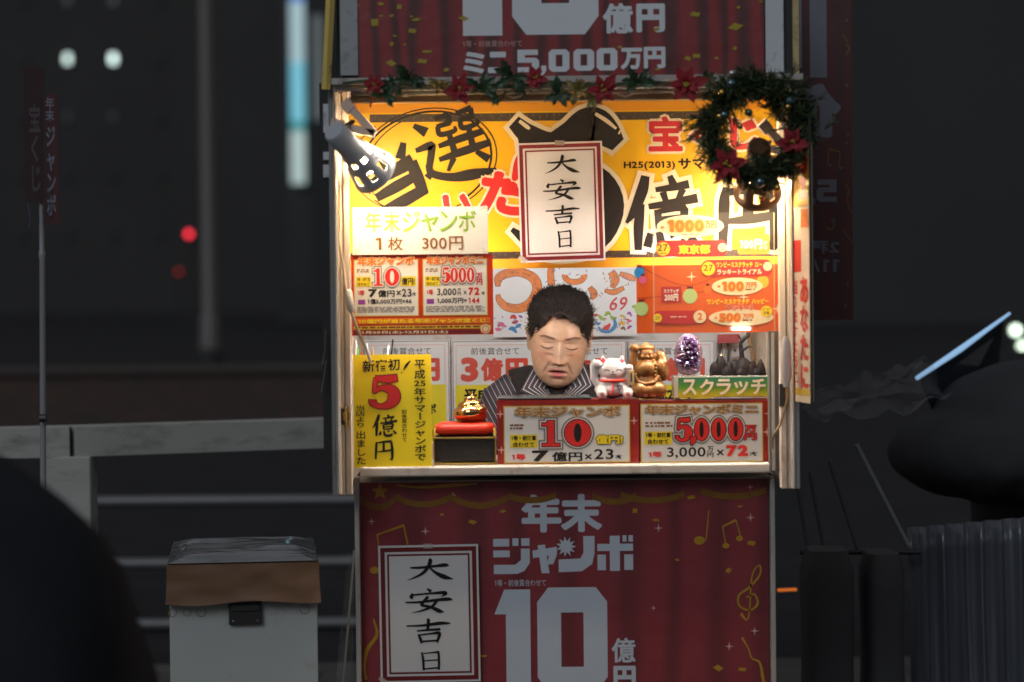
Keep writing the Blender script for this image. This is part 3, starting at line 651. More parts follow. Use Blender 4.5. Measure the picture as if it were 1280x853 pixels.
b.sheet(CRIM, (816, 388, 884, 405), .001, 'title_strip', 3, round_=8); b.disc(822, 397, 5.5, 5.5, YEL, 5); b.text('27', (819, 395, 825, 399), BROWN, .02, 6); b.disc(875, 396, 8, 8, CREAM, 5); b.text('2', (872, 391, 878, 400), ORANGE, .03, 6); fine(b, (838, 395, 858, 397.5), 1, PALEPINK, 5)
for x, y in ((865, 346), (972, 387), (930, 372)): sparkle(b, x, y, 7, CREAM, 3)
b.done()
b = Board('prize_bubble_card', 'cream oval prize card tucked against the yellow sign', 'card', (820, 268, 906, 298), -.04); b.disc(863, 283, 42, 14, CREAM, 1, 'card')
b.poly([(852, 295), (858, 301), (864, 295)], CREAM, .5, 'pointer'); b.text('1000', (835, 275, 880, 290), ORANGE, .07, 3, out=((.05, GOLD),)); b.text('万円', (881, 276, 896, 286), ORANGE, .05, 3); fine(b, (852, 293, 876, 294.5), 1, BROWN, 3); b.disc(828, 284, 2, 1.4, ORANGE, 3); b.done()
b = Board('region_strip', 'short rounded red strip with yellow place name and round badge', 'sign', (820, 300.5, 909, 321), -.04); b.sheet(CRIM, round_=8, th=.002); b.disc(829, 311, 8.5, 8.5, YEL, 2); b.text('27', (822, 305, 835, 314), BROWN, .02, 3); fine(b, (825, 316, 833, 317.5), 1, BROWN, 3)
b.text('東京都', (848, 306, 888, 318), YEL, .05, 3); b.disc(903, 310, 5.5, 5.5, CREAM, 2); b.ring(903, 311, 3, 2.4, .8, ORANGE, 3, a0=20, a1=160); b.done()
b = Board('price_tag', 'small orange yellow price tag under the right lamp', 'price tag', (922, 293, 962, 318), -.04); b.sheet(mat('tag_orange', (.72, .34, .04), .4), round_=3, th=.002); b.text('100円', (925, 299, 953, 312), WHITE, .06, 3); b.text('から', (954, 301, 960, 312), WHITE, .03, 3, vert=True); b.done()

_m = MB(); pbox(_m, (815, 266, 969, 417), -.058, -.0572, mat('clear_sleeve', (.8, .8, .8), .06, alpha=.022, spec=.8, bump=.4, scale=4))
for px in (817, 968): pbox(_m, (px-.5, 266, px+.5, 417), -.0605, -.0588, mat('sleeve_edge', (.85, .7, .5), .2, alpha=.45))
tag(_m.build('plastic_sleeve'), 'clear plastic sleeve hanging over the orange scratch poster and prize cards', 'sleeve')
# ------------------------------------------------------------------ back wall: picture poster and four prize boards
b = Board('picture_poster', 'white poster with orange coil and small coloured drawings behind the woman', 'poster', (616, 332, 798, 421), .64); b.sheet(mat('cool_white_paper', (.72, .80, .86), .4, var=.04, scale=6), th=.003)
OR2 = mat('amber_ink', (.62, .18, .022), .4, var=.35, scale=90)
for M, g, L in ((BROWN, .8, 2), (OR2, 0, 3)):
    b.brush([[(623, 357, 5), (624, 347, 9), (636, 341, 10), (652, 340, 10), (668, 348, 11), (672, 362, 11), (664, 378, 11), (650, 385, 10), (634, 383, 9), (625, 375, 7), (623, 368, 4)]], (0, 0, 100, 100), M, L, g, key='drawing')
    b.brush([[(690, 332, 7), (689, 343, 7), (690, 356, 8)], [(765, 341, 8), (770, 350, 9), (766, 360, 5)], [(757, 364, 3), (768, 366, 6), (780, 361, 4)], [(776, 343, 4), (786, 347, 7), (795, 350, 4)], [(738, 360, 5), (743, 368, 8), (740, 374, 3)]], (0, 0, 100, 100), M, L, g, key='drawing')
    b.ring(719, 345, 15+g, 11+g, 6+g*2, M, L, 'drawing', a0=-10, a1=190)
rr = random.Random(5)
for i in range(26):
    t = rr.uniform(0, 1); a = 3.6+t*5.0; x, y = 648+24*math.cos(a), 362+22*math.sin(a)
    b.brush([[(x, y, 1), (x+rr.uniform(-4, 4), y+rr.uniform(-3, 3), .6)]], (0, 0, 100, 100), BROWN, 4, key='drawing')
for i in range(70):
    x, y = rr.choice(((719, 346), (769, 352), (741, 367), (787, 348), (690, 345), (632, 404), (757, 405), (783, 403), (655, 408))); x += rr.gauss(0, 8); y += rr.gauss(0, 5)
    if not (619 < x < 794 and 336 < y < 417): continue
    a = rr.uniform(0, 6.28); L_ = rr.uniform(2, 5); b.brush([[(x, y, .5), (x+L_*.5*math.cos(a)+rr.uniform(-1, 1), y+L_*.5*math.sin(a)+rr.uniform(-1, 1), 1.1), (x+L_*math.cos(a), y+L_*math.sin(a), .4)]], (0, 0, 100, 100), rr.choice((BROWN, BROWN, BROWN, DKGREY, CRIM, BLUE)), 5, key='drawing')
b.text('69', (763, 372, 784, 389), CRIM, .01, 3, skew=.25)
for i, (x, y, r, M) in enumerate(((627, 405, 5, PINK), (623, 409, 4, PINK), (642, 396, 4, CRIM), (644, 404, 4, CRIM), (651, 396, 2.5, PURPLE), (641, 413, 5, BLUE), (648, 409, 4, BLUE), (659, 412, 3, GREEN), (668, 411, 3, GREEN), (745, 395, 3, CRIM), (752, 398, 4, GREEN), (760, 394, 4, GREEN), (767, 398, 4, GREEN), (757, 410, 6, CRIM), (748, 404, 3, BLUE), (778, 396, 3, GOLD), (777, 404, 4, GOLD), (779, 412, 3, BROWN), (787, 394, 3, PURPLE), (787, 402, 3, PINK), (787, 410, 3, PURPLE), (794, 386, 4, GREEN))):
    b.brush([[(x-r, y+rr.uniform(-r, r), r*.5), (x, y+rr.uniform(-r, r)*.6, r*1.2), (x+r, y+rr.uniform(-r, r), r*.4)]], (0, 0, 100, 100), M, 3+i*.1, key='drawing')
b.brush([[(748, 409, 2), (752, 414, 4), (762, 415, 4), (769, 408, 5), (768, 400, 3)]], (0, 0, 100, 100), BLUE, 6, key='drawing'); b.done()
LAB = ('white prize board, mostly hidden behind the yellow upright sign', 'white prize board with red and yellow print between yellow sign and the woman', 'white prize board right behind the woman, cut off by her head', 'white prize board behind the gold figure and the purple crystal')
for (x0, x1), lb in zip(((456, 563.5), (566, 674), (676.5, 784.5), (787, 895)), LAB):
    b = Board('prize_board', lb, 'notice board', (x0, 425.5, x1, 560), .66, 'prize boards on the back wall'); b.sheet(mat('gloss_white_board', (.74, .82, .86), .3, var=.04, scale=5), th=.008)
    b.frame((x0+1, 426.5, x1-1, 558), .8, GREY, 1, 'border'); b.frame((x0+5, 431, x1-6, 552), .7, PALEPINK, 1, 'border')
    b.text('前後賞合せて', (x0+24, 434.5, x0+84, 443.5), DKGREY, .004)
    fx = x0+11; RB = ink('board_red', (.56, .05, .02)); b.text('3', (fx, 446.5, fx+22, 477), RB, .06); b.text('億', (fx+25, 447.5, fx+53, 476.5), RB, .045); b.text('円', (fx+56, 448, fx+84, 477), RB, .06)
    b.rect((x0+4, 481, x1-5, 556), ink('board_yellow', (.76, .70, .01)), 1); b.text('平成25年', (x0+15, 485, x0+82, 501), BLACK, .045); b.text('サマージャンボ', (x0+12, 505, x0+90, 519), BLACK, .045); b.done()
# ------------------------------------------------------------------ things standing on the shelf
ZC = at(709, 582, -.045).z+.0005
def on_shelf(b, z=ZC): b.root.location.z = z
b = Board('jackpot_card', 'bright yellow upright card with red figure five at the left end of the shelf', 'card', (440, 443, 540, 584), -.025, rx=R(-3))
b.sheet(YSIGN, th=.005)
b.text('新宿初', (454, 449, 501, 464), BLACK, .02, 2, rot=-3, skew=.05); b.brush([[(514, 451, 1.5), (509, 457, 3.4), (505.5, 463, 1)], [(503.5, 465.5, 2.2), (503, 466.5, 2.2)]], (0, 0, 100, 100), BLACK, 2, key='lettering#x')
b.text('平成', (519, 450, 532.5, 474), BLACK, .018, 2, vert=True); b.text('25', (518.5, 476, 533, 483), BLACK, .02, 2); b.text('年サマージャンボで', (518.5, 485, 533, 576), BLACK, .018, 2, vert=True); b.text('前後賞合わせて', (502.5, 512, 509.5, 552), BLACK, .008, 2, vert=True)
b.text('当店より', (445, 506, 457, 534), BLACK, .012, 2, vert=True); b.text('出ました', (446, 538, 457, 580), BLACK, .012, 2, vert=True)
fat_digit(b, '5', (463, 471, 501, 509), ((1.4, MAROON), (0, RED)), 2); b.brush(OKU, (466, 518, 497, 545), BLACK, 3, .1); b.brush(EN, (468, 550, 493, 576), BLACK, 3, -.3)
b.done(); b.root.location.z = ZC-.002
# display boxes with printed fronts
GB = mat('gold_brown_ink', (.33, .17, .05), .4, var=.3, scale=120)
def display(label, box, Y, parts, key):
    b = Board('display_box', label, 'display box', box, Y); b.root.location.z = ZC
    b.sheet(mat('dark_ticket_red', (.26, .018, .014), .35, var=.6, scale=22), th=.003, name='print'); x0, y0, x1, y1 = box
    (a, z1), (c, z0) = b.xy(x0, y0), b.xy(x1, y1); mb = b.mb('box'); mb.box(((a+c)/2, .003+.06, z1/2), (c-a-.002, .1195, z1-.002), mat('deep_red_box', (.22, .02, .02), .35))
    parts(b); return b
def left_parts(b):
    b.rect((631, 511, 787, 581), PAPER, 1); b.frame((630, 510, 788, 582), 1.4, GOLD, 1.5)
    b.text('年末ジャンボ', (644, 511, 776, 525), GB, .04, 3, out=((.04, CREAM), (.075, BROWN))); fine(b, (638, 533, 655, 541), 2, BROWN, 2, 7)
    ls = ((4.6, GREY), (2.4, PAPER), (1.2, BLACK), (0, RED)); fat_digit(b, '1', (678, 529, 700, 561), ls, 3); fat_digit(b, '0', (706, 528, 739, 561), ls, 3.1)
    b.rect((638, 546, 672, 562.5), YEL, 2); b.text('1等・前後賞', (639.5, 547.3, 670.5, 553.5), BLACK, .03, 3); b.text('合わせて', (641, 555.3, 668, 561.5), BLACK, .03, 3)
    b.text('億円!', (745, 547, 779, 559), YEL, .05, 3, out=((.06, BLACK),)); b.text('1等', (640, 570, 657, 578), RED, .04)
    b.text('7', (665, 566, 686, 580), BLACK, .05); b.text('億円', (690, 568, 728, 580), BLACK, .03); b.text('×', (731, 571, 740, 578), BLACK, .02); b.text('23', (743, 565, 767, 578), BLACK, .02); b.text('本', (769, 572, 778, 578), BLACK, .02)
    for x, y in ((626, 520), (627, 565), (793, 530)): sparkle(b, x, y, 6, PALEPINK, 2)
    b.done()
def right_parts(b):
    b.rect((802, 507, 953, 579), PAPER, 1); b.frame((801, 506, 954, 580), 1.3, GOLD, 1.5)
    b.text('年末ジャンボミニ', (807, 508, 948, 520), GB, .04, 3, out=((.04, CREAM), (.075, BROWN))); fine(b, (807, 529, 841, 537), 2, BROWN, 2, 8)
    ls = ((4.2, GREY), (2.4, PAPER), (1.2, BLACK), (0, RED))
    for li in range(4):
        for i, c_ in enumerate('5000'): fat_digit(b, c_, (847+i*21.3-(2 if i == 0 else 0), 525, 865+i*21.3, 553), (ls[li],), 3+li*.7+i*.04, li < 3)
    fat_digit(b, ',', (863.5, 548, 869, 558), ls[2:], 5.4)
    b.text('万', (930, 534, 946, 543), RED, .05, 3, out=((.04, BLACK),)); b.text('円', (930, 544, 946, 553), RED, .05, 3, out=((.04, BLACK),))
    b.rect((806, 541, 840, 557.5), YEL, 2); b.text('1等・前後賞', (807.5, 542.3, 838.5, 548.5), BLACK, .03, 3); b.text('合わせて', (809, 550.3, 836, 556.5), BLACK, .03, 3)
    b.text('1等', (811, 566, 827, 573), RED, .03, 3, out=((.05, PALEPINK),)); b.text('3,000', (834, 561, 882, 575), BLACK, .015); b.text('万', (884, 560, 892, 567), BLACK, .02); b.text('円', (884, 568, 892, 574), BLACK, .02)
    b.text('×', (896, 564, 905, 572), BLACK, .01); b.text('72', (908, 559, 935, 573), RED, .06, 3, out=((.05, PALEPINK),)); b.text('本', (937, 567, 947, 573), BLACK, .02)
    for x, y in ((959, 543), (961, 520)): sparkle(b, x, y, 6, PALEPINK, 2)
    b.done()
BL = display('red framed display box with red ten on a white front, in front of the woman', (622, 503, 799, 583), .0, left_parts, 1)
BR = display('red framed display box with red five thousand on a white front, under the green sign', (800, 503, 966, 580), .002, right_parts, 2)
ZB = ZC+(583-503)*BL.k+.0005
CLEAR = mat('clear_plastic', (.9, .93, .95), .08, alpha=.16, var=.02); GLASS = mat('smoky_lid', (.08, .09, .09), .15, spec=.6)
m_ = MB(); c = at(681, 503, .0); m_.box((c.x, .062, ZB+.003), (.205, .118, .006), GLASS)
o = m_.build('lid', None, bevel=.0028, seg=3); o.parent = BL.root; o.location = -Vector(BL.root.location)
# green scratch card sign standing on the right box
b = Board('scratch_sign', 'low green and yellow sign with pale katakana standing on the right display box', 'sign', (843, 475, 963, 502), .03); b.root.location.z = ZB
GG = mat('green_fade', (.1, .3, .1), .3); n, l, pb = nodes_of(GG)
tc = n.new("ShaderNodeTexCoord"); sp = n.new("ShaderNodeSeparateXYZ"); cr = n.new("ShaderNodeValToRGB"); mr = n.new("ShaderNodeMapRange"); mr.inputs[2].default_value = .048
l.new(tc.outputs["Object"], sp.inputs[0]); l.new(sp.outputs[2], mr.inputs[0]); l.new(mr.outputs[0], cr.inputs[0]); l.new(cr.outputs[0], pb.inputs["Base Color"])
cr.color_ramp.elements[0].color = (.55, .50, .02, 1); cr.color_ramp.elements[1].color = (.01, .13, .10, 1); e = cr.color_ramp.elements.new(.45); e.color = (.08, .26, .03, 1)
b.sheet(GG, (848, 477, 960, 501), .002, 'print', 4); mb = b.mb('box'); (a, z1), (c, z0) = b.xy(843, 475.5), b.xy(963, 502)
mb.box(((a+c)/2, .045, z1/2), (c-a, .09, z1), mat('acrylic_edge', (.50, .46, .36), .15, spec=.6))
for i, ch in enumerate('スクラッチ'): b.text(ch, (853+i*21.5, 479+(3 if ch == 'ッ' else 0), 871+i*21.5, 499), CREAM, .03, 6)
b.done(); ZS = ZB+z1+.0005

# golden swirl on its cushion and stand
m_ = MB(); k = kk(581, 565, .0); x = at(581, 565, .0).x; t = thing('display_stand', 'black fabric covered stand with gold edging beside the yellow card', 'stand', (x-.0, .05, ZC))
BF = mat('black_fabric', (.015, .015, .016), .9, var=.4, scale=90, bump=.6); GE = mat('gold_edging', (.62, .40, .10), .32, .8, var=.2, scale=70, bump=.2)
hw, hh = 39.5*k, 35*k
m_.box((0, 0, hh/2+.004), (2*hw-.006, .092, hh-.009), BF); m_.build('stand_body', t, bevel=.001)
m_ = MB()
for z in (.002, hh-.0028): m_.box((0, 0, z), (2*hw, .1, .004), GE)
m_.build('gold_edge', t, bevel=.001)
for sx in (-1, 1):
    m_ = MB(); m_.box((sx*(hw-.0018), -.0475, hh/2), (.0034, .0045, hh-.011), GE); m_.build('corner_trim', t, bevel=.0008)
SATIN = mat('red_satin', (.84, .045, .014), .40, var=.08, scale=12, bump=.1)
t2 = thing('cushion', 'shiny red satin cushion on the black stand', 'cushion', (x, .05, ZC+hh+.0005)); m_ = MB(); nu, nv = 36, 14; vs = []
chh = 17*k
for j in range(nv+1):
    th = math.pi*j/nv
    for i in range(nu):
        ph = 2*math.pi*i/nu; cp, sp_ = math.cos(ph), math.sin(ph); se = lambda q, e: math.copysign(abs(q)**e, q)
        w = se(math.sin(th), .45); vs.append((hw*.97*w*se(cp, .38), .046*w*se(sp_, .38), chh/2+chh/2*se(math.cos(th), .7)*(1+.06*math.sin(5*ph))))
m_.add(vs, [(j*nu+i, (j+1)*nu+i, (j+1)*nu+(i+1) % nu, j*nu+(i+1) % nu) for j in range(nv) for i in range(nu)], SATIN); m_.build('cushion_cover', t2, smooth=True)
for sx in (-1, 1):
    m_ = MB(); m_.tube([(sx*hw*.93, -.043, chh*.6), (sx*hw*.97, -.047, chh*.35), (sx*hw*.96, -.0475, .001)], (.002, .003, .0036), mat('gold_thread', (.7, .45, .06), .5, bump=.4, scale=200), n=8); m_.build('tassel', t2, smooth=True)
MIRG = mat('mirror_gold', (.86, .50, .20), .09, 1., var=.02)
m_ = MB(); pts = []; rad = []; kx = k
for i in range(110):
    u = i/109; a = u*2*math.pi*3.15+math.pi*.2; rr_ = 16.5*(1-u)**.8; z = 7.5+27*u**.95
    pts.append((rr_*math.cos(a)*kx, rr_*math.sin(a)*kx, z*kx)); rad.append((8.6*(1-u)**.6+.5)*kx)
pts += [((1-u)*1.5*kx+u*u*-3.5*kx, 0, (33+9*u)*kx) for u in np.linspace(.2, 1, 6)]; rad += [(1.9-1.5*u)*kx for u in np.linspace(.2, 1, 6)]
m_.tube(pts, rad, MIRG, n=16); m_.ell((0, 0, 7*kx), (17*kx, 17*kx, 7*kx), MIRG)
m_.lathe([(18*kx, 1*kx), (18*kx, 4*kx), (16*kx, 10*kx), (11*kx, 18*kx), (5*kx, 27*kx), (.5*kx, 32*kx)], (0, 0, 0), MIRG)
o = remeshed(m_, 'gold_swirl_ornament', .0009, 6, M=MIRG); o.location = (at(589, 520, .05).x, .05, ZC+hh+chh*.96); tag(o, 'shiny golden coiled swirl ornament lying on the red cushion', 'ornament')

# small white tray behind the yellow card
m_ = MB(); c = at(546, 540, .22); m_.lathe([(.0, .0), (.026, .0), (.034, .035), (.036, .036), (.034, .033), (.025, .004), (.0, .004)], (c.x, .22, ZC), mat('pink_white_plastic', (.66, .56, .54), .35), 4)
o = m_.build('coin_tray', None, bevel=.001); tag(o, 'small pale plastic tray half hidden behind the yellow card', 'tray')
# pens in a holder at the left of the window
t = thing('pen_holder', 'small dark pen cup with pens and slips behind the top of the yellow card', 'pen holder', (at(456, 470, .06).x, .06, ZC))
m_ = MB(); m_.lathe([(0, 0), (.022, 0), (.024, .19), (.022, .19), (.02, .004), (0, .004)], (0, 0, 0), DARKMET, 20); m_.build('cup', t, smooth=True)
for i, (dx, dz, M) in enumerate(((-.012, .262, mat('green_plastic', (.08, .3, .05), .3)), (-.005, .25, mat('red_plastic', (.5, .03, .02), .3)), (.004, .268, WHITE), (.014, .258, mat('tan_wood', (.45, .22, .10), .5)), (-.016, .274, WHITE))):
    m_ = MB(); m_.tube([(dx*.5, 0, .01), (dx*1.2, .004*i, dz-.02), (dx*1.26, .004*i, dz)], (.0032, .0032, .001), M, n=8); m_.build('pen', t, smooth=True)
m_ = MB(); m_.tube([(.03, .03, .02), (.062, .03, .275)], (.002, .002), BLACK, n=6); m_.tube([(.02, .02, .02), (.052, .03, .262)], (.0022, .0022), WHITE, n=6); m_.build('stick', t)

# beckoning cat
def px_local(cx, base, Y):
    k = kk(cx, base, Y); return k, at(cx, base, Y).x
k, x = px_local(766, 505, .055)
t = thing('lucky_cat', 'small white beckoning cat figurine with red collar on the left display box', 'figurine', (x, .055, ZB))
m_ = MB(); P = lambda px, py, y=0: ((px-766)*k, y, (507-py)*k); E3 = lambda a, b, c: (a*k, b*k, c*k)
m_.ell(P(766, 490), E3(19, 17, 18), WHITE); m_.ell(P(766, 496), E3(23, 18, 11), WHITE); m_.ell(P(766, 471, -.004), E3(19, 16, 14.5), WHITE); m_.ell(P(766, 475, -.012), E3(15, 12, 10), WHITE); m_.ell(P(766, 475.5, -.026), E3(5, 4, 3.4), WHITE)
for s_, ex in ((-1, 755), (1, 777)): m_.tube([P(ex, 462), P(ex+s_*2, 454)], (E3(8, 5, 1)[:2], E3(1.5, 1.2, 1)[:2]), WHITE, n=14)
m_.tube([P(750, 492, -.004), P(743, 482, -.006), P(742.5, 466, -.008), P(746, 461, -.014)], (6*k, 5.4*k, 5.2*k, 4.8*k), WHITE, n=14); m_.ell(P(747, 464, -.016), E3(5.4, 5.5, 5.4), WHITE)
m_.tube([P(781, 488, -.006), P(788, 478, -.014), P(787, 471, -.02)], (5*k, 5*k, 4.6*k), WHITE, n=14); m_.ell(P(786.5, 469, -.021), E3(5, 5, 4), WHITE)
for fx in (752, 784): m_.ell(P(fx, 500, -.022), E3(7.4, 9, 7), WHITE); m_.ell(P(fx, 501, -.037), E3(6.2, 4, 5.6), WHITE)
def catcol(c):
    col = np.tile(np.array([[.80, .76, .72]]), (len(c), 1)); px = c[:, 0]/k+766; py = 507-c[:, 2]/k; fr = c[:, 1] < -.010
    def pt(mask, rgb): col[mask] = rgb
    for ex, s_ in ((755, -1), (777, 1)): pt((np.abs(px-ex-s_*.8)*1.25+np.abs(py-460) < 4.4) & (c[:, 1] < .0), (.60, .02, .03))
    for cx in (754, 778): w = np.exp(-((px-cx)**2+(py-477)**2)/14)*fr; col[:] = col*(1-.4*w[:, None])+np.array([.75, .38, .22])*.4*w[:, None]
    for cx in (758.5, 773.5): pt(fr & (np.abs(py-(471.5-.10*(px-cx)**2*-1)) < .8) & (np.abs(px-cx) < 3.6), (.05, .03, .03))
    pt(fr & (((px-766)/1.6)**2+((py-474)/1.1)**2 < 1), (.45, .16, .14)); pt(fr & (np.abs(py-477.2) < .45) & (np.abs(px-766) < 3), (.2, .1, .09))
    for fx in (752, 784): pt((c[:, 1] < -.035) & ((px-fx)**2+(py-501.5)**2 < 8), (.6, .30, .26))
    return col
o = remeshed(m_, 'cat_body', .0011, 5, t, vmat('glazed_ceramic', .16, .6, coat=.5)); vcolor(o, catcol)
m_ = MB(); m_.tube([Vector(P(766, 484))+Vector((17*k*math.cos(a), -.003+16.5*k*math.sin(a), 1.2*k*math.sin(a))) for a in np.linspace(0, 2*math.pi, 33)[:-1]], 1.7*k, SATIN, n=8, closed=True); m_.build('collar', t, smooth=True)
m_ = MB(); m_.tube([P(766.5, 485, -.028), P(766, 492, -.031), P(763, 502, -.03)], ((2.4*k, k), (3.4*k, k), (2*k, k)), SATIN, n=8); m_.build('ribbon', t, smooth=True)
m_ = MB(); m_.box(P(788.5, 481, -.03), E3(7.5, 2, 18), mat('pale_gold', (.70, .52, .26), .3, .3)); m_.build('coin', t, bevel=.0015)
m_ = MB(); m_.box(P(788.5, 481, -.0322), E3(2, .6, 11), DKGREY); m_.build('coin_mark', t)
m_ = MB()
for a, b_ in (((771, 488), (774, 500)), ((770, 492), (776, 491)), ((770, 496), (776, 495)), ((772, 500), (777, 501))): m_.tube([P(*a, -.030), P(*b_, -.030)], .5*k, DKGREY, n=6)
m_.ell(P(774, 494, -.0272), E3(5, 1.4, 8), WHITE); m_.build('bib', t, smooth=True)

# golden laughing figure with a sack
k, x = px_local(810, 503, .06); WG = mat('carved_boxwood', (.27, .135, .034), .38, .40, var=.5, scale=70, bump=.35)
n, l, pb = nodes_of(WG); pb.inputs["Coat Weight"].default_value = .25
t = thing('fortune_figure', 'golden brown laughing god figurine with bare belly beside the white cat', 'figurine', (x, .06, ZB)); m_ = MB(); P = lambda px, py, y=0: ((px-810)*k, y*k, (503-py)*k); E3 = lambda a, b, c: (a*k, b*k, c*k)
m_.ell(P(810, 494), E3(23.5, 17, 11), WG); m_.ell(P(799, 493, -9), E3(11, 10, 9.5), WG); m_.ell(P(822, 493, -9), E3(11, 10, 9.5), WG); m_.ell(P(810, 484), E3(18, 14, 13), WG)
m_.ell(P(808, 467, -6), E3(12, 11, 11.5), WG); m_.ell(P(809, 470), E3(18, 12, 17), WG); m_.ell(P(809, 449, -3), E3(9.2, 9, 10), WG); m_.ell(P(809, 441.5, -1), E3(10.5, 9.5, 6), WG); m_.ell(P(808.5, 438, 0), E3(6, 6, 4), WG)
for sx in (-1, 1): m_.ell(P(809+sx*9.6, 452, 0), E3(2.2, 3, 5), WG); m_.ell(P(809+sx*4.5, 452, -9), E3(3.6, 3, 3), WG)
m_.ell(P(809, 452, -12), E3(2.2, 2.4, 2.2), WG); m_.ell(P(808.5, 458.5, -8), E3(6.5, 5, 3.5), WG)
m_.tube([P(794, 470, 0), P(791, 460, -2), P(793, 447, -3), P(796, 441, -4)], (6*k, 5*k, 4.4*k, 4*k), WG, n=12); m_.ell(P(793.5, 441, -4), E3(6.2, 6, 6), WG)
m_.tube([P(825, 468, 0), P(829, 460, 1), P(826, 450, 3), P(822, 446, 5)], (7.5*k, 7.5*k, 6.5*k, 3*k), WG, n=12); m_.ell(P(826, 466, -4), E3(7, 7, 11), WG); m_.ell(P(830, 470, 3), E3(6.5, 8, 13), WG)
m_.tube([P(793, 473, -8), P(797, 483, -12), P(806, 486, -13), P(818, 484, -13), P(824, 476, -9)], 2.4*k, WG, n=8)
for i in range(5): m_.ell(P(820-i*.4, 462+i*4.5, -11), E3(2.4, 2.2, 2.4), WG)
for q in ((796, 501), (806, 502), (817, 502), (826, 501)): m_.ell(P(q[0], q[1]-1.5, -12), E3(5, 4, 3), WG)
o = remeshed(m_, 'figure_body', .0009, 2, t, WG)
m_ = MB()
for q in ((805.8, 447.5), (812.6, 447.5)): m_.tube([P(q[0]-2, q[1]+.5, -11.5), P(q[0], q[1]-.6, -12.2), P(q[0]+2, q[1]+.5, -11.5)], .55*k, BROWN, n=6)
m_.tube([P(804.5, 457, -12), P(808.5, 459.3, -13.6), P(812.5, 457, -12)], .8*k, BROWN, n=6); m_.build('face_line', t, smooth=True)

# amethyst geode
k, x = px_local(861, 475, .08); t = thing('amethyst_geode', 'egg shaped purple amethyst geode standing on the green sign', 'crystal', (x, .08, ZS)); P = lambda px, py, y=0: ((px-861)*k, y*k, (475.5-py)*k)
SHELLM = mat('geode_rind', (.10, .075, .095), .6, var=.5, scale=90, bump=.5); AM = mat('amethyst', (.022, .009, .045), .14, var=.7, scale=60, spec=.6, coat=.15); AMP = mat('pale_amethyst', (.12, .09, .17), .35, var=.8, scale=120, spec=.7, bump=.4)
m_ = MB(); nu, nv = 40, 26; vs = []
for j in range(nv+1):
    th = math.pi*j/nv
    for i in range(nu):
        ph = 2*math.pi*i/nu; d = Vector((math.sin(th)*math.cos(ph), math.sin(th)*math.sin(ph), math.cos(th)))
        q = 1+.05*noise.noise(d*2.2); fr = max(0, -d.y); rr_ = math.sqrt(d.x**2+d.z**2)
        y = d.y*14
        if d.y < -.35: y = -5+2.5*(rr_-.6)
        w = 1+.10*(-d.z)
        e_ = 1/max(abs(d.z)**2.6+rr_**0*abs(d.x)**2.6, .12)**(1/2.6)*math.sqrt(d.x*d.x+d.z*d.z) if rr_ > .3 else 1; vs.append(P(861+d.x*17.3*q*w*e_, 449.5-d.z*26*q*e_, y))
m_.add(vs, [(j*nu+i, (j+1)*nu+i, (j+1)*nu+(i+1) % nu, j*nu+(i+1) % nu) for j in range(nv) for i in range(nu)], SHELLM); m_.build('rind', t, smooth=True)
rr = random.Random(3); m_ = MB(); m2_ = MB()
for i in range(420):
    a = rr.uniform(0, 6.283); q = math.sqrt(rr.uniform(0, 1)); px, py = 860.5+q*15.2*math.cos(a)*(1+.08*math.sin(a)), 449+q*24*math.sin(a); edge = q > .80 or (py > 463 and q > .45)
    s_ = rr.uniform(1.0, 1.7) if edge else rr.uniform(1.6, 3.4); h = s_*rr.uniform(1, 1.7)
    dx, dz = rr.uniform(-.5, .5)-(px-861)/40, rr.uniform(-.5, .5)+(py-449)/60; n6 = 5; vs = []
    for kx_, yy, sc in ((0, -4, 1), (h*.6, -4-h*.6, 1), (h*1.15, -4-h*1.2, .05)):
        for u in range(n6): vs.append(P(px+dx*kx_+s_*sc*math.cos(6.283*u/n6+i), py-dz*kx_+s_*sc*math.sin(6.283*u/n6+i), yy))
    fs = [(j*n6+u, j*n6+(u+1) % n6, (j+1)*n6+(u+1) % n6, (j+1)*n6+u) for j in range(2) for u in range(n6)]+[tuple(2*n6+u for u in range(n6))]
    (m2_ if edge else m_).add(vs, fs, AMP if edge else AM)
m_.build('crystals', t)['kind'] = 'stuff'; m2_.build('crystal_rim', t)['kind'] = 'stuff'

# black rock carving with a twisting branch
k, x = px_local(922, 475, .075); t = thing('rock_carving', 'black carved rock ornament with a twisting branch on the green sign', 'ornament', (x, .075, ZS)); P = lambda px, py, y=0: ((px-922)*k, y*k, (475.5-py)*k)
ROCK = mat('black_stone', (.006, .006, .006), .6, var=.5, scale=60, bump=.5, spec=.12); m_ = MB()
for cx, w, h, y, pt in ((893, 6, 17, 0, 0), (901, 8, 26, 2, .3), (911, 7, 17, -3, .6), (920, 9, 20, 3, 0), (929, 12, 22, 0, .1), (938, 8, 17, -3, .5), (942, 6, 18, 2, .6), (951, 7, 20, 0, .8), (907, 6, 10, -7, 0), (925, 7, 9, -8, 0), (945, 7, 9, -6, 0)):
    m_.lathe([(w*k*1.0, 0), (w*k*(1.05-.2*pt), h*.35*k), (w*k*(.85-.4*pt), h*.7*k), (w*k*(.4-.3*pt), h*.95*k), (.05*k, h*k)], P(cx, 475.5, y), ROCK, 9)
m_.box(P(922, 472, 0), (66*k, 18*k, 6*k), ROCK)
m_.build('rocks', t, smooth=True)
m_ = MB(); m_.tube([P(928, 455), P(927, 445, 1), P(926, 436, -1), P(930, 430, -2), P(935, 427, 0), P(936.5, 420, 1), P(933, 416, 0)], (3.4*k, 3*k, 2.7*k, 2.9*k, 2.6*k, 3*k, 1.6*k), ROCK, n=10)
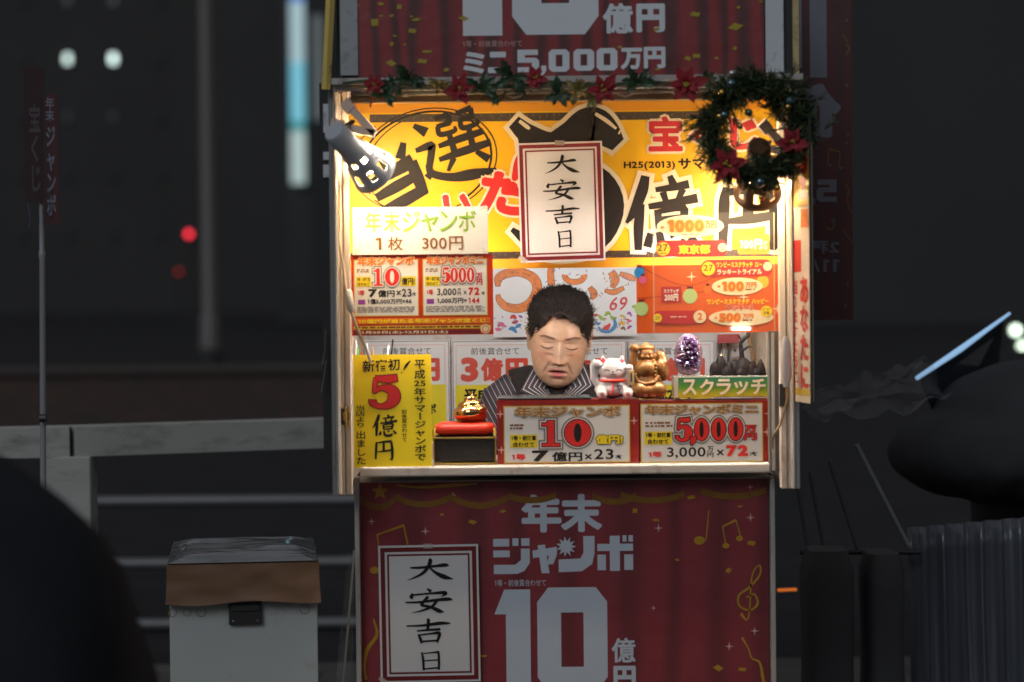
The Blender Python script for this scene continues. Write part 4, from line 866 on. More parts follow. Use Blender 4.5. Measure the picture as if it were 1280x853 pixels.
m_.tube([P(926, 446), P(931, 443, -2), P(936, 440, -3), P(941, 441, -3)], (2*k, 1.6*k, 1.3*k, .5*k), ROCK, n=8); m_.tube([P(928, 433), P(925, 429), P(924, 425)], (1.6*k, 1.2*k, .4*k), ROCK, n=8); m_.build('branch', t, smooth=True)
m_ = MB(); m_.ell(P(901.5, 452, 2), (2.2*k, 2.2*k, 2.6*k), mat('gold_bead', (.8, .5, .2), .15, 1.)); m_.build('bead', t, smooth=True)
# back corner behind the carving: slip of red paper, metal lock plate, wooden stick
m_ = MB(); pbox(m_, (897, 418, 924, 429), .60, .603, mat('dark_red_card', (.28, .015, .02), .4)); tag(m_.build('red_card'), 'dark red card hanging under the orange poster at the back right', 'card')
t = thing('lock_plate', 'small grey metal lock plate on the back wall behind the branch', 'lock', (at(919, 440, .695).x, .69, at(919, 440, .695).z)); m_ = MB(); m_.box((0, 0, 0), (.022, .008, .03), STEEL); m_.build('plate', t, bevel=.002)
m_ = MB(); m_.tube([(-.002, -.004, .004), (-.002, -.012, .004)], .004, DARKMET, n=10); m_.build('keyhole', t)
m_ = MB(); m_.tube([at(936, 416, .60), at(946, 478, .58)], .005, mat('bamboo', (.30, .18, .07), .5, var=.3), n=8); tag(m_.build('wooden_stick', smooth=True), 'thin wooden stick leaning behind the twisting branch', 'stick')
m_ = MB()
for px in (899, 904, 910): pbox(m_, (px, 426, px+2.2, 475), .675, .69, DARKMET if px != 904 else STEEL)
tag(m_.build('wall_channel'), 'narrow dark metal wall channel between prize board and lock plate', 'rail')

# ------------------------------------------------------------------ lamps
SHADE = mat('grey_shade', (.52, .55, .60), .38, .1, var=.08); BROWNSHADE = mat('brown_shade', (.16, .08, .04), .35, .3, var=.1); INNERW = mat('shade_inside', (.75, .70, .62), .5)
BULB = mat('bulb_glow', (1, .8, .55), .5, emit=(1, .70, .37), estr=400.)
def clamp_lamp(label, mouth, axis, M, clampat, strength=1.):
    axis = Vector(axis).normalized(); mouth = Vector(mouth)
    t = thing('clamp_lamp', label, 'lamp', mouth, 0, 'clamp lamps lighting the yellow sign'); q = axis.to_track_quat('Z', 'Y')
    S_ = 1.18
    prof = [(.018, -.132), (.021, -.128), (.0215, -.085), (.023, -.076), (.0268, -.064), (.0295, -.054), (.0308, -.048), (.0345, -.036), (.0395, -.016), (.042, -.007), (.044, 0)]
    prof = [(r*S_, z*S_) for r, z in prof]; n = 40; mb = MB(); vs = []
    for r, z in prof:
        for i in range(n):
            a = 2*math.pi*(i+.5)/n; vs.append(q @ Vector((r*math.cos(a), r*math.sin(a), z)))
    fs = []
    for j in range(len(prof)-1):
        for i in range(n):
            if j in (4,) and i % 5 in (2, 3): continue
            if j in (7,) and i % 5 in (0, 4): continue
            fs.append((j*n+i, j*n+(i+1) % n, (j+1)*n+(i+1) % n, (j+1)*n+i))
    fs.append(tuple(range(n)))
    mb.add(vs, fs, M); o = mb.build('lamp_shade', t, smooth=True); o.data.materials.append(INNERW)
    so_ = o.modifiers.new('wall', 'SOLIDIFY'); so_.thickness = .0012; so_.offset = -1; so_.material_offset = 1
    mb = MB(); mb.ell(q @ Vector((0, 0, -.034)), (.021, .021, .024), BULB, 16, 10, q.to_matrix()); mb.build('bulb', t, smooth=True)
    mb = MB(); mb.lathe([(.0, -.10), (.013, -.10), (.013, -.058), (.010, -.056)], (0, 0, 0), WHITE, 14, axis); mb.build('socket', t, smooth=True)
    cl = Vector(clampat)-mouth; base = q @ Vector((0, 0, -.145)); BE = mat('beige_plastic', (.85, .64, .50), .45, var=.08); mb = MB()
    mb.tube([base, base*.5+cl*.5+Vector((0, -.004, 0)), cl], .005, DARKMET, n=8); mb.build('joint', t, smooth=True)
    for s_ in (-1, 1):
        rot = Matrix.Rotation(R(18*s_+30), 3, 'Y'); mb = MB(); mb.box(cl+rot @ Vector((.012, -.002, s_*.016)), (.078, .030, .017), BE, rot); mb.box(cl+rot @ Vector((-.030, -.002, s_*.014)), (.026, .034, .024), BE, rot); mb.build('clamp_jaw', t, bevel=.002)
    return t
clamp_lamp('slotted grey clamp lamp at the upper left of the yellow sign', at(469, 216, -.175), (.50, .66, -.52), SHADE, at(441, 152, -.20))
clamp_lamp('brown slotted clamp lamp half hidden under the wreath', at(947, 241, -.155), (.06, .80, -.60), BROWNSHADE, at(962, 178, -.19))
TUBE1 = mat('warm_tube', (1, 1, 1), .4, emit=(1, .86, .70), estr=128.); FILL_TUBE = mat('added_fill_tube', (1, 1, 1), .4, emit=(1, .98, .95), estr=15.)
for lb, x0, x1, py, Y, M in (('fluorescent tube hidden behind the header rail', 470, 930, 113, -.14, TUBE1), ('unseen tube added inside the booth behind the yellow sign to light the woman', 560, 850, 322, .155, FILL_TUBE)):  # tube behind the sign is added out of view to light the woman
    a, c = at(x0, py, Y), at(x1, py, Y); c.z = a.z; t = thing('glowing_tube', lb, 'lamp', (a+c)/2); d = (c-a)/2
    m_ = MB(); m_.tube([-d, d], .009, M, n=12); m_.build('tube', t, smooth=True)
    m_ = MB(); m_.box((0, 0, .022), (2*d.x+.05, .03, .02), WHITE); m_.box((-d.x-.012, 0, .004), (.022, .026, .03), WHITE); m_.box((d.x+.012, 0, .004), (.022, .026, .03), WHITE); m_.build('fitting', t, bevel=.002)
    if py == 113: m_ = MB(); m_.box((0, .0135, -.006), (2*d.x+.03, .003, .039), WHITE); m_.build('sign_shield', t)  # plate added to keep this tube's light off the yellow sign

SIDE_FILL = mat('added_side_tube', (1, 1, 1), .4, emit=(1, .98, .95), estr=105.)  # for unseen side tubes added behind the posters to light the woman's face
for lb, x0, x1, py, Y, r_ in (('unseen short tube added behind the orange red ticket poster to light the face', 452, 606, 372, -.02, .008), ('unseen short tube added behind the orange scratch poster to light the face', 806, 968, 372, .01, .008), ('tiny glowing bar standing for a reflection at the lower edge of the orange poster', 915, 937, 411, -.06, .0034)):
    a, c = at(x0, py, Y), at(x1, py, Y); t = thing('glowing_tube', lb, 'lamp', (a+c)/2); d = (c-a)/2
    m_ = MB(); m_.tube([-d, d], r_, SIDE_FILL if r_ > .004 else mat('reflection_bar', (1, 1, 1), .4, emit=(1, .96, .9), estr=6.), n=12); m_.build('tube', t, smooth=True)  # the tiny tube glows in place of a reflection on the plastic sleeve
    m_ = MB(); m_.box((-d.x-.003, 0, .0), (.0055, r_*2.3, r_*2.3), WHITE); m_.box((d.x+.003, 0, .0), (.0055, r_*2.3, r_*2.3), WHITE); m_.build('end_cap', t, bevel=.001)
# ------------------------------------------------------------------ wreath and garland
def needles(mb, c, d, n, ln, spread, M, rr, w=.0011):
    """a sprig: needles standing off a stem"""
    c = Vector(c); d = Vector(d).normalized()
    for i in range(n):
        u = rr.random(); p = c+d*ln*1.3*u
        v = (d*.7+Vector((rr.gauss(0, spread), rr.gauss(0, spread), rr.gauss(0, spread)))).normalized(); s_ = v.cross(Vector((rr.gauss(0, 1), rr.gauss(0, 1), rr.gauss(0, 1)))).normalized()*w
        L = ln*rr.uniform(.5, 1.); mb.add([p-s_, p+s_, p+v*L+s_*.5, p+v*L-s_*.5], [(0, 1, 2, 3)], M)
PINE = mat('pine_needle', (.045, .072, .030), .5, var=.5, scale=40); PINE2 = mat('pale_needle', (.10, .11, .03), .5, var=.5, scale=40); LEAF = mat('silk_leaf', (.025, .065, .025), .45, var=.3, scale=50); LEAFG = mat('gilded_leaf', (.22, .18, .05), .4, .2, var=.4, scale=60); PETAL = mat('red_velvet_petal', (.34, .018, .030), .7, var=.25, scale=40)
def poinsettia(parent, c, r, seed, name='flower'):
    rr = random.Random(seed); mb = MB(); c = Vector(c)
    for ring, (nn, rl, lift) in enumerate(((6, 1, .15), (5, .62, .5))):
        for i in range(nn):
            a = 6.283*i/nn+rr.uniform(-.25, .25)+ring*.5; L = r*rl*rr.uniform(.8, 1.1); dz = Vector((math.cos(a), 0, math.sin(a))); pr = Vector((-math.sin(a), 0, math.cos(a))); out = Vector((0, -1, 0))
            vs = []
            for u, w in ((.05, .04), (.3, .2), (.55, .26), (.8, .14), (1, .0)):
                mid = c+dz*L*u+out*(L*lift*math.sin(u*2.2)+.003*ring)
                vs += [mid-pr*w*L+out*L*.05, mid+out*0, mid+pr*w*L+out*L*.05]
            mb.add(vs, [(3*j+q, 3*j+q+1, 3*j+q+4, 3*j+q+3) for j in range(4) for q in (0, 1)], PETAL)
    o = mb.build(name, parent, smooth=True)
    mb = MB()
    for i in range(6): mb.ell(c+Vector((rr.gauss(0, .08*r), -.35*r, rr.gauss(0, .08*r))), (.07*r,)*3, mat('flower_bead', (.45, .32, .05), .35, .3), 8, 6)
    mb.build('flower_centre', o, smooth=True); return o
def leaf(mb, c, a, L, M, rr, wid=.24):
    c = Vector(c); d = Vector((math.cos(a), rr.uniform(-.5, .2), math.sin(a))).normalized(); pr = d.cross(Vector((0, -1, 0))).normalized(); vs = []
    for u, w in ((0, .02), (.15, .14), (.28, .10), (.42, wid), (.55, .14), (.7, .18), (.85, .08), (1, 0)):
        mid = c+d*L*u+Vector((0, -1, 0))*L*.2*math.sin(u*2.6); vs += [mid-pr*w*L, mid+Vector((0, .04*L, 0)), mid+pr*w*L]
    mb.add(vs, [(3*j+q, 3*j+q+1, 3*j+q+4, 3*j+q+3) for j in range(7) for q in (0, 1)], M)
YW = -.29; k = kk(944, 165, YW); C0 = at(944, 163, YW); rr = random.Random(11)
t = thing('christmas_wreath', 'green Christmas wreath with red flowers and glass balls hanging at the upper right corner', 'wreath', C0)
m_ = MB(); m_.tube([Vector((53*k*math.cos(a), 0, 53*k*math.sin(a))) for a in np.linspace(0, 6.283, 41)[:-1]], 7*k, PINE, n=8, closed=True); m_.build('wreath_ring', t, smooth=True)
m_ = MB()
for i in range(900):
    a = rr.uniform(0, 6.283); th = 22 if math.sin(a) > -.2 else 15; q = 53+rr.gauss(0, .42)*th; c = Vector((q*math.cos(a), rr.gauss(0, 8), q*math.sin(a)))*k
    d = Vector((math.cos(a+rr.gauss(1.1, .9)), rr.gauss(-.4, .6), math.sin(a+rr.gauss(1.1, .9)))); needles(m_, c, d, 17, rr.uniform(10, 18)*k, .42, PINE if rr.random() < .86 else PINE2, rr, .75*k)
m_.build('foliage', t, merge=False)['kind'] = 'stuff'
for i, (px, py, r) in enumerate(((908, 206, 26), (990, 178, 22))): poinsettia(t, at(px, py, YW-.04)-C0, r*k, i)
GLB = mat('blue_glass_ball', (.16, .26, .30), .06, .9, var=.05); GLG = mat('gold_ball', (.75, .45, .12), .12, 1., var=.05)
for px, py, r, M in ((914, 105, 6.5, GLB), (905, 144, 6, GLB), (987, 127, 6.5, GLB), (950, 228, 7, GLB), (902, 116, 4.5, GLG), (899, 146, 5, GLG), (985, 134, 4.5, GLG), (936, 141, 5, mat('green_glass_ball', (.12, .22, .14), .1, .9)), (925, 158, 4, GLG), (972, 235, 4.5, GLG), (952, 247, 4, GLG), (915, 92, 5, mat('silver_ball', (.6, .6, .58), .08, 1.))):
    mb = MB(); mb.ell(at(px, py, YW-.035)-C0, (r*k,)*3, M, 16, 12); mb.build('glass_ball', t, smooth=True)
RIB = mat('cream_ribbon', (.62, .46, .28), .5, var=.1)
YG = YH-.035; k = kk(680, 105, YG); C0 = at(660, 110, YG)
t = thing('flower_garland', 'garland of red poinsettias and leaf sprigs strung along the header rail', 'garland', C0)
pts = [at(px, py, YG)-C0 for px, py in ((428, 104), (470, 100), (520, 107), (575, 103), (630, 109), (690, 102), (750, 108), (810, 102), (860, 106), (905, 101))]
m_ = MB(); m_.tube([Vector(p) for p in catmull([tuple(p) for p in pts], 5)], 1.3*k, LEAF, n=6); m_.build('vine', t, smooth=True)
for i, (px, py, r) in enumerate(((574, 112, 20), (669, 98, 17), (753, 112, 23), (858, 106, 27), (467, 106, 14))): poinsettia(t, at(px, py, YG-.02)-C0, r*k, 20+i)
m_ = MB(); m_.tube([at(470, 104, YG-.01)-C0, at(466, 120, YG-.01)-C0, at(463, 134, YG-.01)-C0], ((5*k, k), (7*k, k), (1*k, k)), PETAL, n=8); m_.build('red_ribbon', t, smooth=True)
for i, (px, py, nl, L, M) in enumerate(((512, 100, 7, 20, LEAF), (492, 106, 5, 14, LEAF), (602, 112, 6, 20, LEAF), (640, 96, 6, 22, LEAF), (655, 112, 4, 14, LEAF), (698, 118, 6, 18, LEAF), (722, 114, 8, 16, LEAFG), (742, 122, 5, 14, LEAFG), (798, 104, 9, 18, LEAF), (549, 104, 5, 12, LEAFG), (880, 101, 6, 14, LEAF), (480, 118, 4, 16, LEAF), (620, 118, 4, 12, LEAF))):
    m_ = MB()
    for j in range(nl): leaf(m_, at(px, py, YG-.012)-C0, rr.uniform(0, 6.283), L*k*rr.uniform(.9, 1.4), M, rr)
    for j in range(10): needles(m_, at(px+rr.gauss(0, 6), py+rr.gauss(0, 3), YG-.01)-C0, (rr.gauss(0, 1), -.4, rr.gauss(0, 1)), 8, 8*k, .4, M, rr, .5*k)
    m_.build('leaf_sprig', t, merge=False)
for px, py in ((549, 112), (549, 103), (543, 108), (731, 119), (724, 121), (716, 116)):
    mb = MB(); mb.ell(at(px, py, YG-.025)-C0, (2.2*k,)*3, GLG, 10, 8); mb.build('gold_bead', t, smooth=True)
m_ = MB()                                                           # cream cable looped along the rail
m_.tube([at(px, py, YH-.012) for px, py in ((440, 108), (500, 119), (508, 121), (516, 117), (630, 117), (642, 123), (652, 120), (662, 113), (700, 119), (770, 117), (782, 121), (792, 117), (838, 115), (846, 120), (858, 117), (900, 112), (960, 116))], .0022, CORD, n=6)
tag(m_.build('rail_cable', smooth=True), 'thin cream cable looped along the header rail behind the garland', 'cable')
# cream bows and plugs at both upper corners
# ------------------------------------------------------------------ side sign, cords
a = at(989.5, 400, YH+.03); c = at(1014, 400, YH-.12); wv = Vector((c.x-a.x, c.y-a.y, 0)); ang = math.atan2(wv.y, wv.x)
y1 = 503; mid = (at(989.5, y1, YH+.03)+at(1014, y1, YH-.12))/2
b = Board('side_sign', 'tall narrow white side sign with red writing at the right edge of the window', 'sign', (988, 150, 1015, y1), YH-.045, frame=(mid, ang, wv.length/27))
SW = mat('warm_white_board', (.72, .62, .48), .35, var=.05); b.sheet(SW, (988, 180, 1015, 503), .006, 'board', round_=3)
b.rect((989, 182, 1014, 258), ink('side_yellow', (.80, .42, .03)), 1); b.rect((989, 300, 1003, 340), RED, 1); b.rect((990, 486, 1013, 494), GOLD, 1); b.rect((1003, 262, 1013, 285), ORANGE, 1)
b.text('あなたに', (1001.5, 346, 1013, 486), RED, .035, 3, vert=True); b.text('当りますように', (989.5, 350, 998.5, 480), RED, .02, 3, vert=True); b.text('宝', (1000, 185, 1013, 250), RED, .05, 3); b.done()
b.root.rotation_euler.z = ang
m_ = MB(); pp = [mid+Vector((wv.x*.53, wv.y*.53, z)) for z in np.linspace(0, (503-150)*b.k, 4)]; m_.tube(pp, .003, DARKMET, n=6)
o = m_.build('edge_strip', b.root); o.matrix_parent_inverse = Matrix.Identity(4); o.location = (0, 0, 0)
for v in o.data.vertices: v.co = Matrix.Rotation(-ang, 4, 'Z') @ (v.co-mid)
m_ = MB(); cp = [at(*q) for q in ((424, 200, -.12), (425, 270, -.13), (424, 300, -.13), (429, 330, -.13), (433, 366, -.14), (440, 392, -.14), (447, 412, -.13), (459, 440, -.10), (463, 452, -.08))]
m_.tube([Vector(p) for p in catmull([tuple(p) for p in cp], 5)], .0032, CORD, n=8); t = thing('switch_cord', 'ivory lamp cord with inline switch hanging down the left inner wall', 'cord', at(436, 376, -.14)); o = m_.build('cord', t, smooth=True); o.location = -Vector(t.location)
m_ = MB(); m_.tube([at(434.5, 362, -.146), at(435.5, 366, -.146), at(438.5, 386, -.146), at(440, 391, -.146)], (.004, .0085, .0085, .004), mat('white_plastic', (.75, .68, .62), .3), n=12); o = m_.build('switch', t, smooth=True); o.location = -Vector(t.location)
m_ = MB(); cp = [at(*q) for q in ((984, 424, YH-.03), (985, 470, YH-.03), (984, 500, YH-.03), (976, 528, YH-.025), (967, 546, YH-.02), (966, 560, -.10))]; m_.tube([Vector(p) for p in catmull([tuple(p) for p in cp], 5)], .0028, mat('tan_cord', (.42, .28, .14), .5), n=8)
tag(m_.build('power_cord', smooth=True), 'tan power cord hanging from the right post to the shelf', 'cord')
m_ = MB(); m_.tube([at(982.5, 421, YH-.03), at(981.5, 430, YH-.03), at(983, 470, YH-.03), at(983, 484, YH-.03)], (.005, .011, .012, .006), mat('white_plastic', (.75, .68, .62), .3), n=12); tag(m_.build('plug_box', smooth=True), 'rounded ivory plug socket on the right post', 'socket')
m_ = MB()                                                           # paper slips curling off the post edge
for q in (((407, 412), (406, 440), (403, 456)), ((408, 450), (405, 470), (402, 490))): m_.tube([at(a_, b_, YH+.01) for a_, b_ in q], ((.004, .0006), (.005, .0006), (.002, .0006)), CORD, n=6)
tag(m_.build('tape_scraps'), 'thin torn tape ends hanging from the left door edge', 'tape')
# ------------------------------------------------------------------ the woman in the booth
HY = .33
H = at(700, 424, HY-.07); H.y = HY                # eye level centre of the head
woman = thing('person', 'older woman with short black hair, black vest and striped collar looking down in the booth', 'person', (H.x, HY+.03, 0.04))
W0 = Vector(woman.location)
HEADROT = Matrix.Rotation(R(-5), 3, 'Y') @ Matrix.Rotation(R(13), 3, 'X') @ Matrix.Rotation(R(2), 3, 'Z')
HEADROT = Matrix.Rotation(R(4.5), 3, 'Y') @ Matrix.Rotation(R(13), 3, 'X')
def HL(x, y, z): return H + HEADROT @ Vector((x, y, z))     # head: x right, -y forward, z up, 0 at the eyes
SKIN = vmat('skin', .42, .42, sss=.12, bump=.08, bscale=260)
mb = MB()
def hell(c, r): mb.ell(HL(*c), r, SKIN, 28, 18, HEADROT)
PROF = [(.104, .004, .030, .006), (.100, .026, .028, .036), (.088, .046, .024, .060), (.062, .0605, .018, .079), (.032, .0665, .011, .0875), (.002, .0680, .006, .0855), (-.026, .0665, .000, .0800), (-.049, .0635, -.006, .0745), (-.069, .0580, -.013, .0670), (-.084, .0490, -.020, .0580), (-.095, .0365, -.026, .0470), (-.102, .0210, -.031, .0320), (-.105, .004, -.034, .010)]
rings = catmull(PROF, 4); nn = 48; vs = []
for z_, rx_, yc_, ry_ in rings:
    for i in range(nn):
        a_ = 2*math.pi*i/nn; cx_, cy_ = math.cos(a_), math.sin(a_); se = lambda q, p_: math.copysign(abs(q)**p_, q)
        vs.append(HL(max(rx_*.97, .001)*se(cx_, .93), yc_+max(ry_, .001)*se(cy_, .90 if cy_ < 0 else 1.), z_))
mb.add(vs, [(j*nn+i, j*nn+(i+1) % nn, (j+1)*nn+(i+1) % nn, (j+1)*nn+i) for j in range(len(rings)-1) for i in range(nn)]+[tuple(range(nn)), tuple((len(rings)-1)*nn+i for i in range(nn))], SKIN)
for s in (-1, 1):
    hell((s*.0690, .012, -.004), (.0070, .017, .027)); hell((s*.0715, .014, .010), (.008, .014, .012)); hell((s*.068, .006, -.025), (.006, .009, .009))
NB = Vector((H.x, HY+.06, H.z-.13))
mb.tube([HL(0, .03, -.02), HL(0, .03, -.07), NB, NB+Vector((0, .01, -.06))], ((.050, .052), (.050, .05), (.054, .054), (.075, .065)), SKIN, n=24)
SZ = H.z-.140; SX = .128; TY = HY+.06
torso = [((0, .01, SZ+.05), (.065, .05)), ((0, .005, SZ+.02), (.11, .072)), ((0, 0, SZ-.03), (.15, .095)), ((0, -.005, SZ-.10), (.158, .112)), ((0, -.008, SZ-.20), (.15, .115)), ((0, 0, SZ-.32), (.142, .112)), ((0, .01, SZ-.40), (.158, .125)), ((0, .015, .47), (.165, .13))]
def torso_tube(mb, g, M, sx=1., pw=1.):
    vs = []; n = 32; sp = lambda q: math.copysign(abs(q)**pw, q)
    for c, r in torso:
        for i in range(n):
            a = 2*math.pi*i/n; vs.append((H.x+(r[0]*sx+g)*sp(math.cos(a)), TY+c[1]+(r[1]+g)*sp(math.sin(a)), c[2]))
    N = len(torso); mb.add(vs, [(j*n+i, j*n+(i+1) % n, (j+1)*n+(i+1) % n, (j+1)*n+i) for j in range(N-1) for i in range(n)]+[tuple(range(n)), tuple((N-1)*n+i for i in range(n))], M)
def arms(mb, g, M, hand=True, inner=.55):
    for s in (-1, 1):
        sh = Vector((H.x+s*SX*inner, TY, SZ+.018-max(0, inner-.55)*.04)); s1 = Vector((H.x+s*SX, TY, SZ-.012)); el = Vector((H.x+s*.20, TY-.02, SZ-.27)); wr = Vector((H.x+s*.10, TY-.20, SZ-.30))
        mb.tube([sh, s1, s1*.6+el*.4+Vector((s*.010, 0, 0)), el, el*.5+wr*.5, wr], [r+g for r in (.052, .054, .046, .040, .036, .027)], M, n=18)
        if hand:
            d = (wr-el).normalized(); up = Vector((0, 0, 1)); sd = d.cross(up).normalized(); pc = wr+d*.045
            mb.tube([wr, pc, wr+d*.085], ((.024, .019), (.036, .014), (.034, .012)), M, n=14)
            for i, L in enumerate((.066, .074, .070, .056)):
                b0 = wr+d*.08+sd*((i-1.5)*.018); mb.tube([b0-d*.015, b0+d*L*.4+up*.004, b0+d*L*.75-up*.006, b0+d*L-up*.018], (.0088, .0085, .0078, .0062), M, n=8)
            tb = wr+d*.02-sd*s*.022*-1*(-1 if s > 0 else 1)*-1; side = -sd if (sd.dot(Vector((-s, 0, 0))) < 0) else sd
            tb = wr+d*.02+side*.02; mb.tube([tb, tb+side*.022+d*.02, tb+side*.03+d*.045-up*.006, tb+side*.028+d*.062-up*.01], (.012, .0105, .009, .007), M, n=8)
def legs(mb, g, M):
    for s in (-1, 1):
        mb.tube([(H.x+s*.08, TY+.01, .53), (H.x+s*.09, TY-.08, .53), (H.x+s*.095, TY-.17, .51), (H.x+s*.095, TY-.19, .40), (H.x+s*.095, TY-.14, .12)], [r+g for r in (.085, .078, .062, .055, .042)], M, n=18)
torso_tube(mb, 0, SKIN); arms(mb, 0, SKIN); legs(mb, 0, SKIN)
for s in (-1, 1): mb.tube([(H.x+s*.095, TY-.14, .13), (H.x+s*.095, TY-.145, .08), (H.x+s*.10, TY-.20, .068), (H.x+s*.105, TY-.27, .060)], ((.038, .038), (.036, .036), (.036, .028), (.026, .018)), SKIN, n=14)
body = remeshed(mb, 'body', .0024, 8, woman, SKIN); body.location = -W0
me = body.data; RI = np.array(HEADROT.inverted()); bm = bmesh.new(); bm.from_mesh(me); HI = HEADROT.inverted(); fe = set()
for f in bm.faces:
    q = HI @ (f.calc_center_median()-H)
    if q.y < -.030 and -.112 < q.z < .062 and abs(q.x) < .066: fe.update(f.edges)
bmesh.ops.subdivide_edges(bm, edges=list(fe), cuts=2, use_grid_fill=True)
fv = [v for v in bm.verts if (HI @ (v.co-H)).y < -.02 and abs((HI @ (v.co-H)).z) < .12]
for _ in range(8): bmesh.ops.smooth_vert(bm, verts=fv, factor=.5, use_axis_x=True, use_axis_y=True, use_axis_z=True)
bm.to_mesh(me); bm.free(); me.polygons.foreach_set("use_smooth", [True]*len(me.polygons)); n_ = len(me.vertices); co = np.empty(n_*3); me.vertices.foreach_get("co", co); co = co.reshape(-1, 3)
L = (co-np.array(H)) @ RI.T
X, Yh, Z = L[:, 0], L[:, 1], L[:, 2]; front = 1/(1+np.exp((Yh+.022)/.008)); front *= (Z > -.135)
ax = np.abs(X); sg = np.sign(X)
def G(cx, cz, sx, sz, both=True, rot=0.):
    dx = (ax if both else X)-cx; dz = Z-cz
    if rot: c, s = math.cos(rot), math.sin(rot); dx, dz = dx*c+dz*s, -dx*s+dz*c
    return np.exp(-(dx/sx)**2-(dz/sz)**2)
def seg(p, q, w):
    p, q = np.array(p), np.array(q); P = np.stack([ax, Z], 1); d = q-p; t = np.clip(((P-p) @ d)/(d @ d), 0, 1); r = np.linalg.norm(P-(p+t[:, None]*d), axis=1); return np.exp(-(r/w)**2)*np.sin(np.clip(t, .02, .98)*math.pi)**.5
F = np.zeros(n_); MZ = -.0590; mc = MZ-.0030*(X/.018)**2                                        # mouth line
F += -.0045*G(.030, .003, .019, .012); F += .0048*G(.0295, -.0015, .0135, .0085)               # sockets, lids
NZ = -.0345
nz = np.clip((.014-Z)/.050, 0, 1); fall = np.where(Z > NZ, 1, np.exp(-((Z-NZ)/.0048)**2)); top = 1/(1+np.exp(-(.020-Z)/.004))
F += (.0035+.0160*nz**1.2)*np.exp(-(X/(.0062+.0060*nz))**2)*fall*top
F += .0080*G(.0130, NZ, .0068, .0066); F += .003*G(0, NZ-.001, .008, .006, False)
F += -.0040*G(.0068, NZ-.0062, .0036, .0024)                                                    # nostrils
F += .0050*G(0, MZ, .027, .017, False)
F += .0030*G(0, MZ+.0062, .018, .0045, False)-.0012*G(0, MZ+.0125, .003, .006, False)
F += .0046*G(0, MZ-.0078, .0155, .0050, False)-.0080*np.exp(-(X/.0190)**4-((Z-mc)/.0034)**2)
F += -.0026*G(0, MZ-.0180, .014, .0035, False)+.0030*G(0, -.0900, .015, .009, False)
F += .0028*G(.041, -.020, .017, .014)-.0022*seg((.0180, -.036), (.0340, -.068), .0030)+.0014*seg((.025, -.034), (.041, -.066), .006)
F += -.0014*seg((.029, -.070), (.027, -.090), .003)+.0012*G(.036, -.080, .009, .012)
F += .0022*G(.028, .0195, .018, .006)-.0015*G(0, .010, .006, .005, False)
F += -.0007*seg((.013, -.0115), (.036, -.0150), .0022)+.0016*G(.027, -.0150, .012, .0035)-.0005*seg((.012, -.0205), (.034, -.0245), .0024)
F += -.0009*seg((.013, .0075), (.043, .0035), .0016)                                           # lid fold
lz = -.0072+.0032*((ax-.028)/.013)**2-.0012*(ax-.028)/.013
F += -.0013*np.exp(-((Z-lz)/.0011)**2)*(1/(1+np.exp((np.abs(ax-.0285)-.0145)/.0008)))
F -= .0002*(np.exp(-((Z-.043)/.0014)**2)+np.exp(-((Z-.054)/.0014)**2))*np.exp(-(X/.035)**2)
d = np.array(HEADROT @ Vector((0, -1, 0))); co2 = co+d*(F*front)[:, None]
me.vertices.foreach_set("co", co2.ravel())
base = np.tile(np.array([[.41, .275, .185]]), (n_, 1))
def tint(w, rgb):
    global base
    w = np.clip(w, 0, 1)[:, None]; base = base*(1-w)+np.array(rgb)*w
tint(.35*G(.043, -.026, .02, .016)*front, (.48, .20, .12)); tint(.3*G(0, NZ, .016, .010, False)*front, (.46, .20, .12))
tint(.5*seg((.014, -.012), (.038, -.017), .005)*front, (.30, .14, .09)); tint(.55*seg((.0180, -.036), (.0340, -.068), .0022)*front, (.24, .11, .07)); tint(.4*seg((.029, -.070), (.027, -.086), .0022)*front, (.26, .12, .08)); tint(.25*G(.029, .001, .016, .007)*front, (.40, .20, .12))  # shade of the face creases painted into the skin colour
up_ = np.exp(-(X/.0185)**4)*(Z > mc)*np.exp(-np.clip((Z-(MZ+.0070-.0040*np.clip(ax/.018, 0, 1.2)**1.5+.0012*np.cos(X*500)))/.0009, 0, 9)**2)
lo_ = np.exp(-(X/.0172)**4)*(Z <= mc)*np.exp(-np.clip((MZ-.0130+.0070*(ax/.0165)**2-Z)/.0009, 0, 9)**2)
tint(.80*np.maximum(up_, lo_)*front, (.47, .115, .135)); tint(.95*np.exp(-(X/.0160)**6-((Z-mc)/.0030)**2)*front, (.040, .012, .010))
tint(.97*np.exp(-((Z-lz)/.0017)**2)*(1/(1+np.exp((np.abs(ax-.0285)-.0140)/.0007)))*front, (.03, .015, .012))
tint(.55*seg((.013, .0075), (.043, .0035), .0013)*front, (.16, .07, .04))
bz = .0168+.0040*np.clip((ax-.012)/.020, 0, 1)-.0040*np.clip((ax-.034)/.012, 0, 1)**1.5
tint(.92*np.exp(-((Z-bz)/(.0030-.03*np.clip(ax-.03,0,.03)))**4)*(1/(1+np.exp(-(ax-.0115)/.0012)))*(1/(1+np.exp((ax-.047)/.0015)))*front, (.085, .038, .027))
tint(.7*G(.0068, NZ-.0062, .003, .0018)*front, (.10, .04, .03))
mole = np.exp(-((X+.049)/.0022)**2-((Z+.018)/.0018)**2)*front; tint(.35*mole, (.7, .5, .35))
mot = np.array([noise.noise(Vector(p)*95)+.6*noise.noise(Vector(p)*240) for p in L]); base *= (1+.14*mot)[:, None]
rs = np.random.RandomState(4)
for _ in range(26):
    x_, z_ = rs.uniform(-.055, .055), rs.uniform(-.06, .06); tint(.22*np.exp(-((X-x_)**2+(Z-z_)**2)/rs.uniform(.0012, .003)**2)*front, (.30, .15, .08))
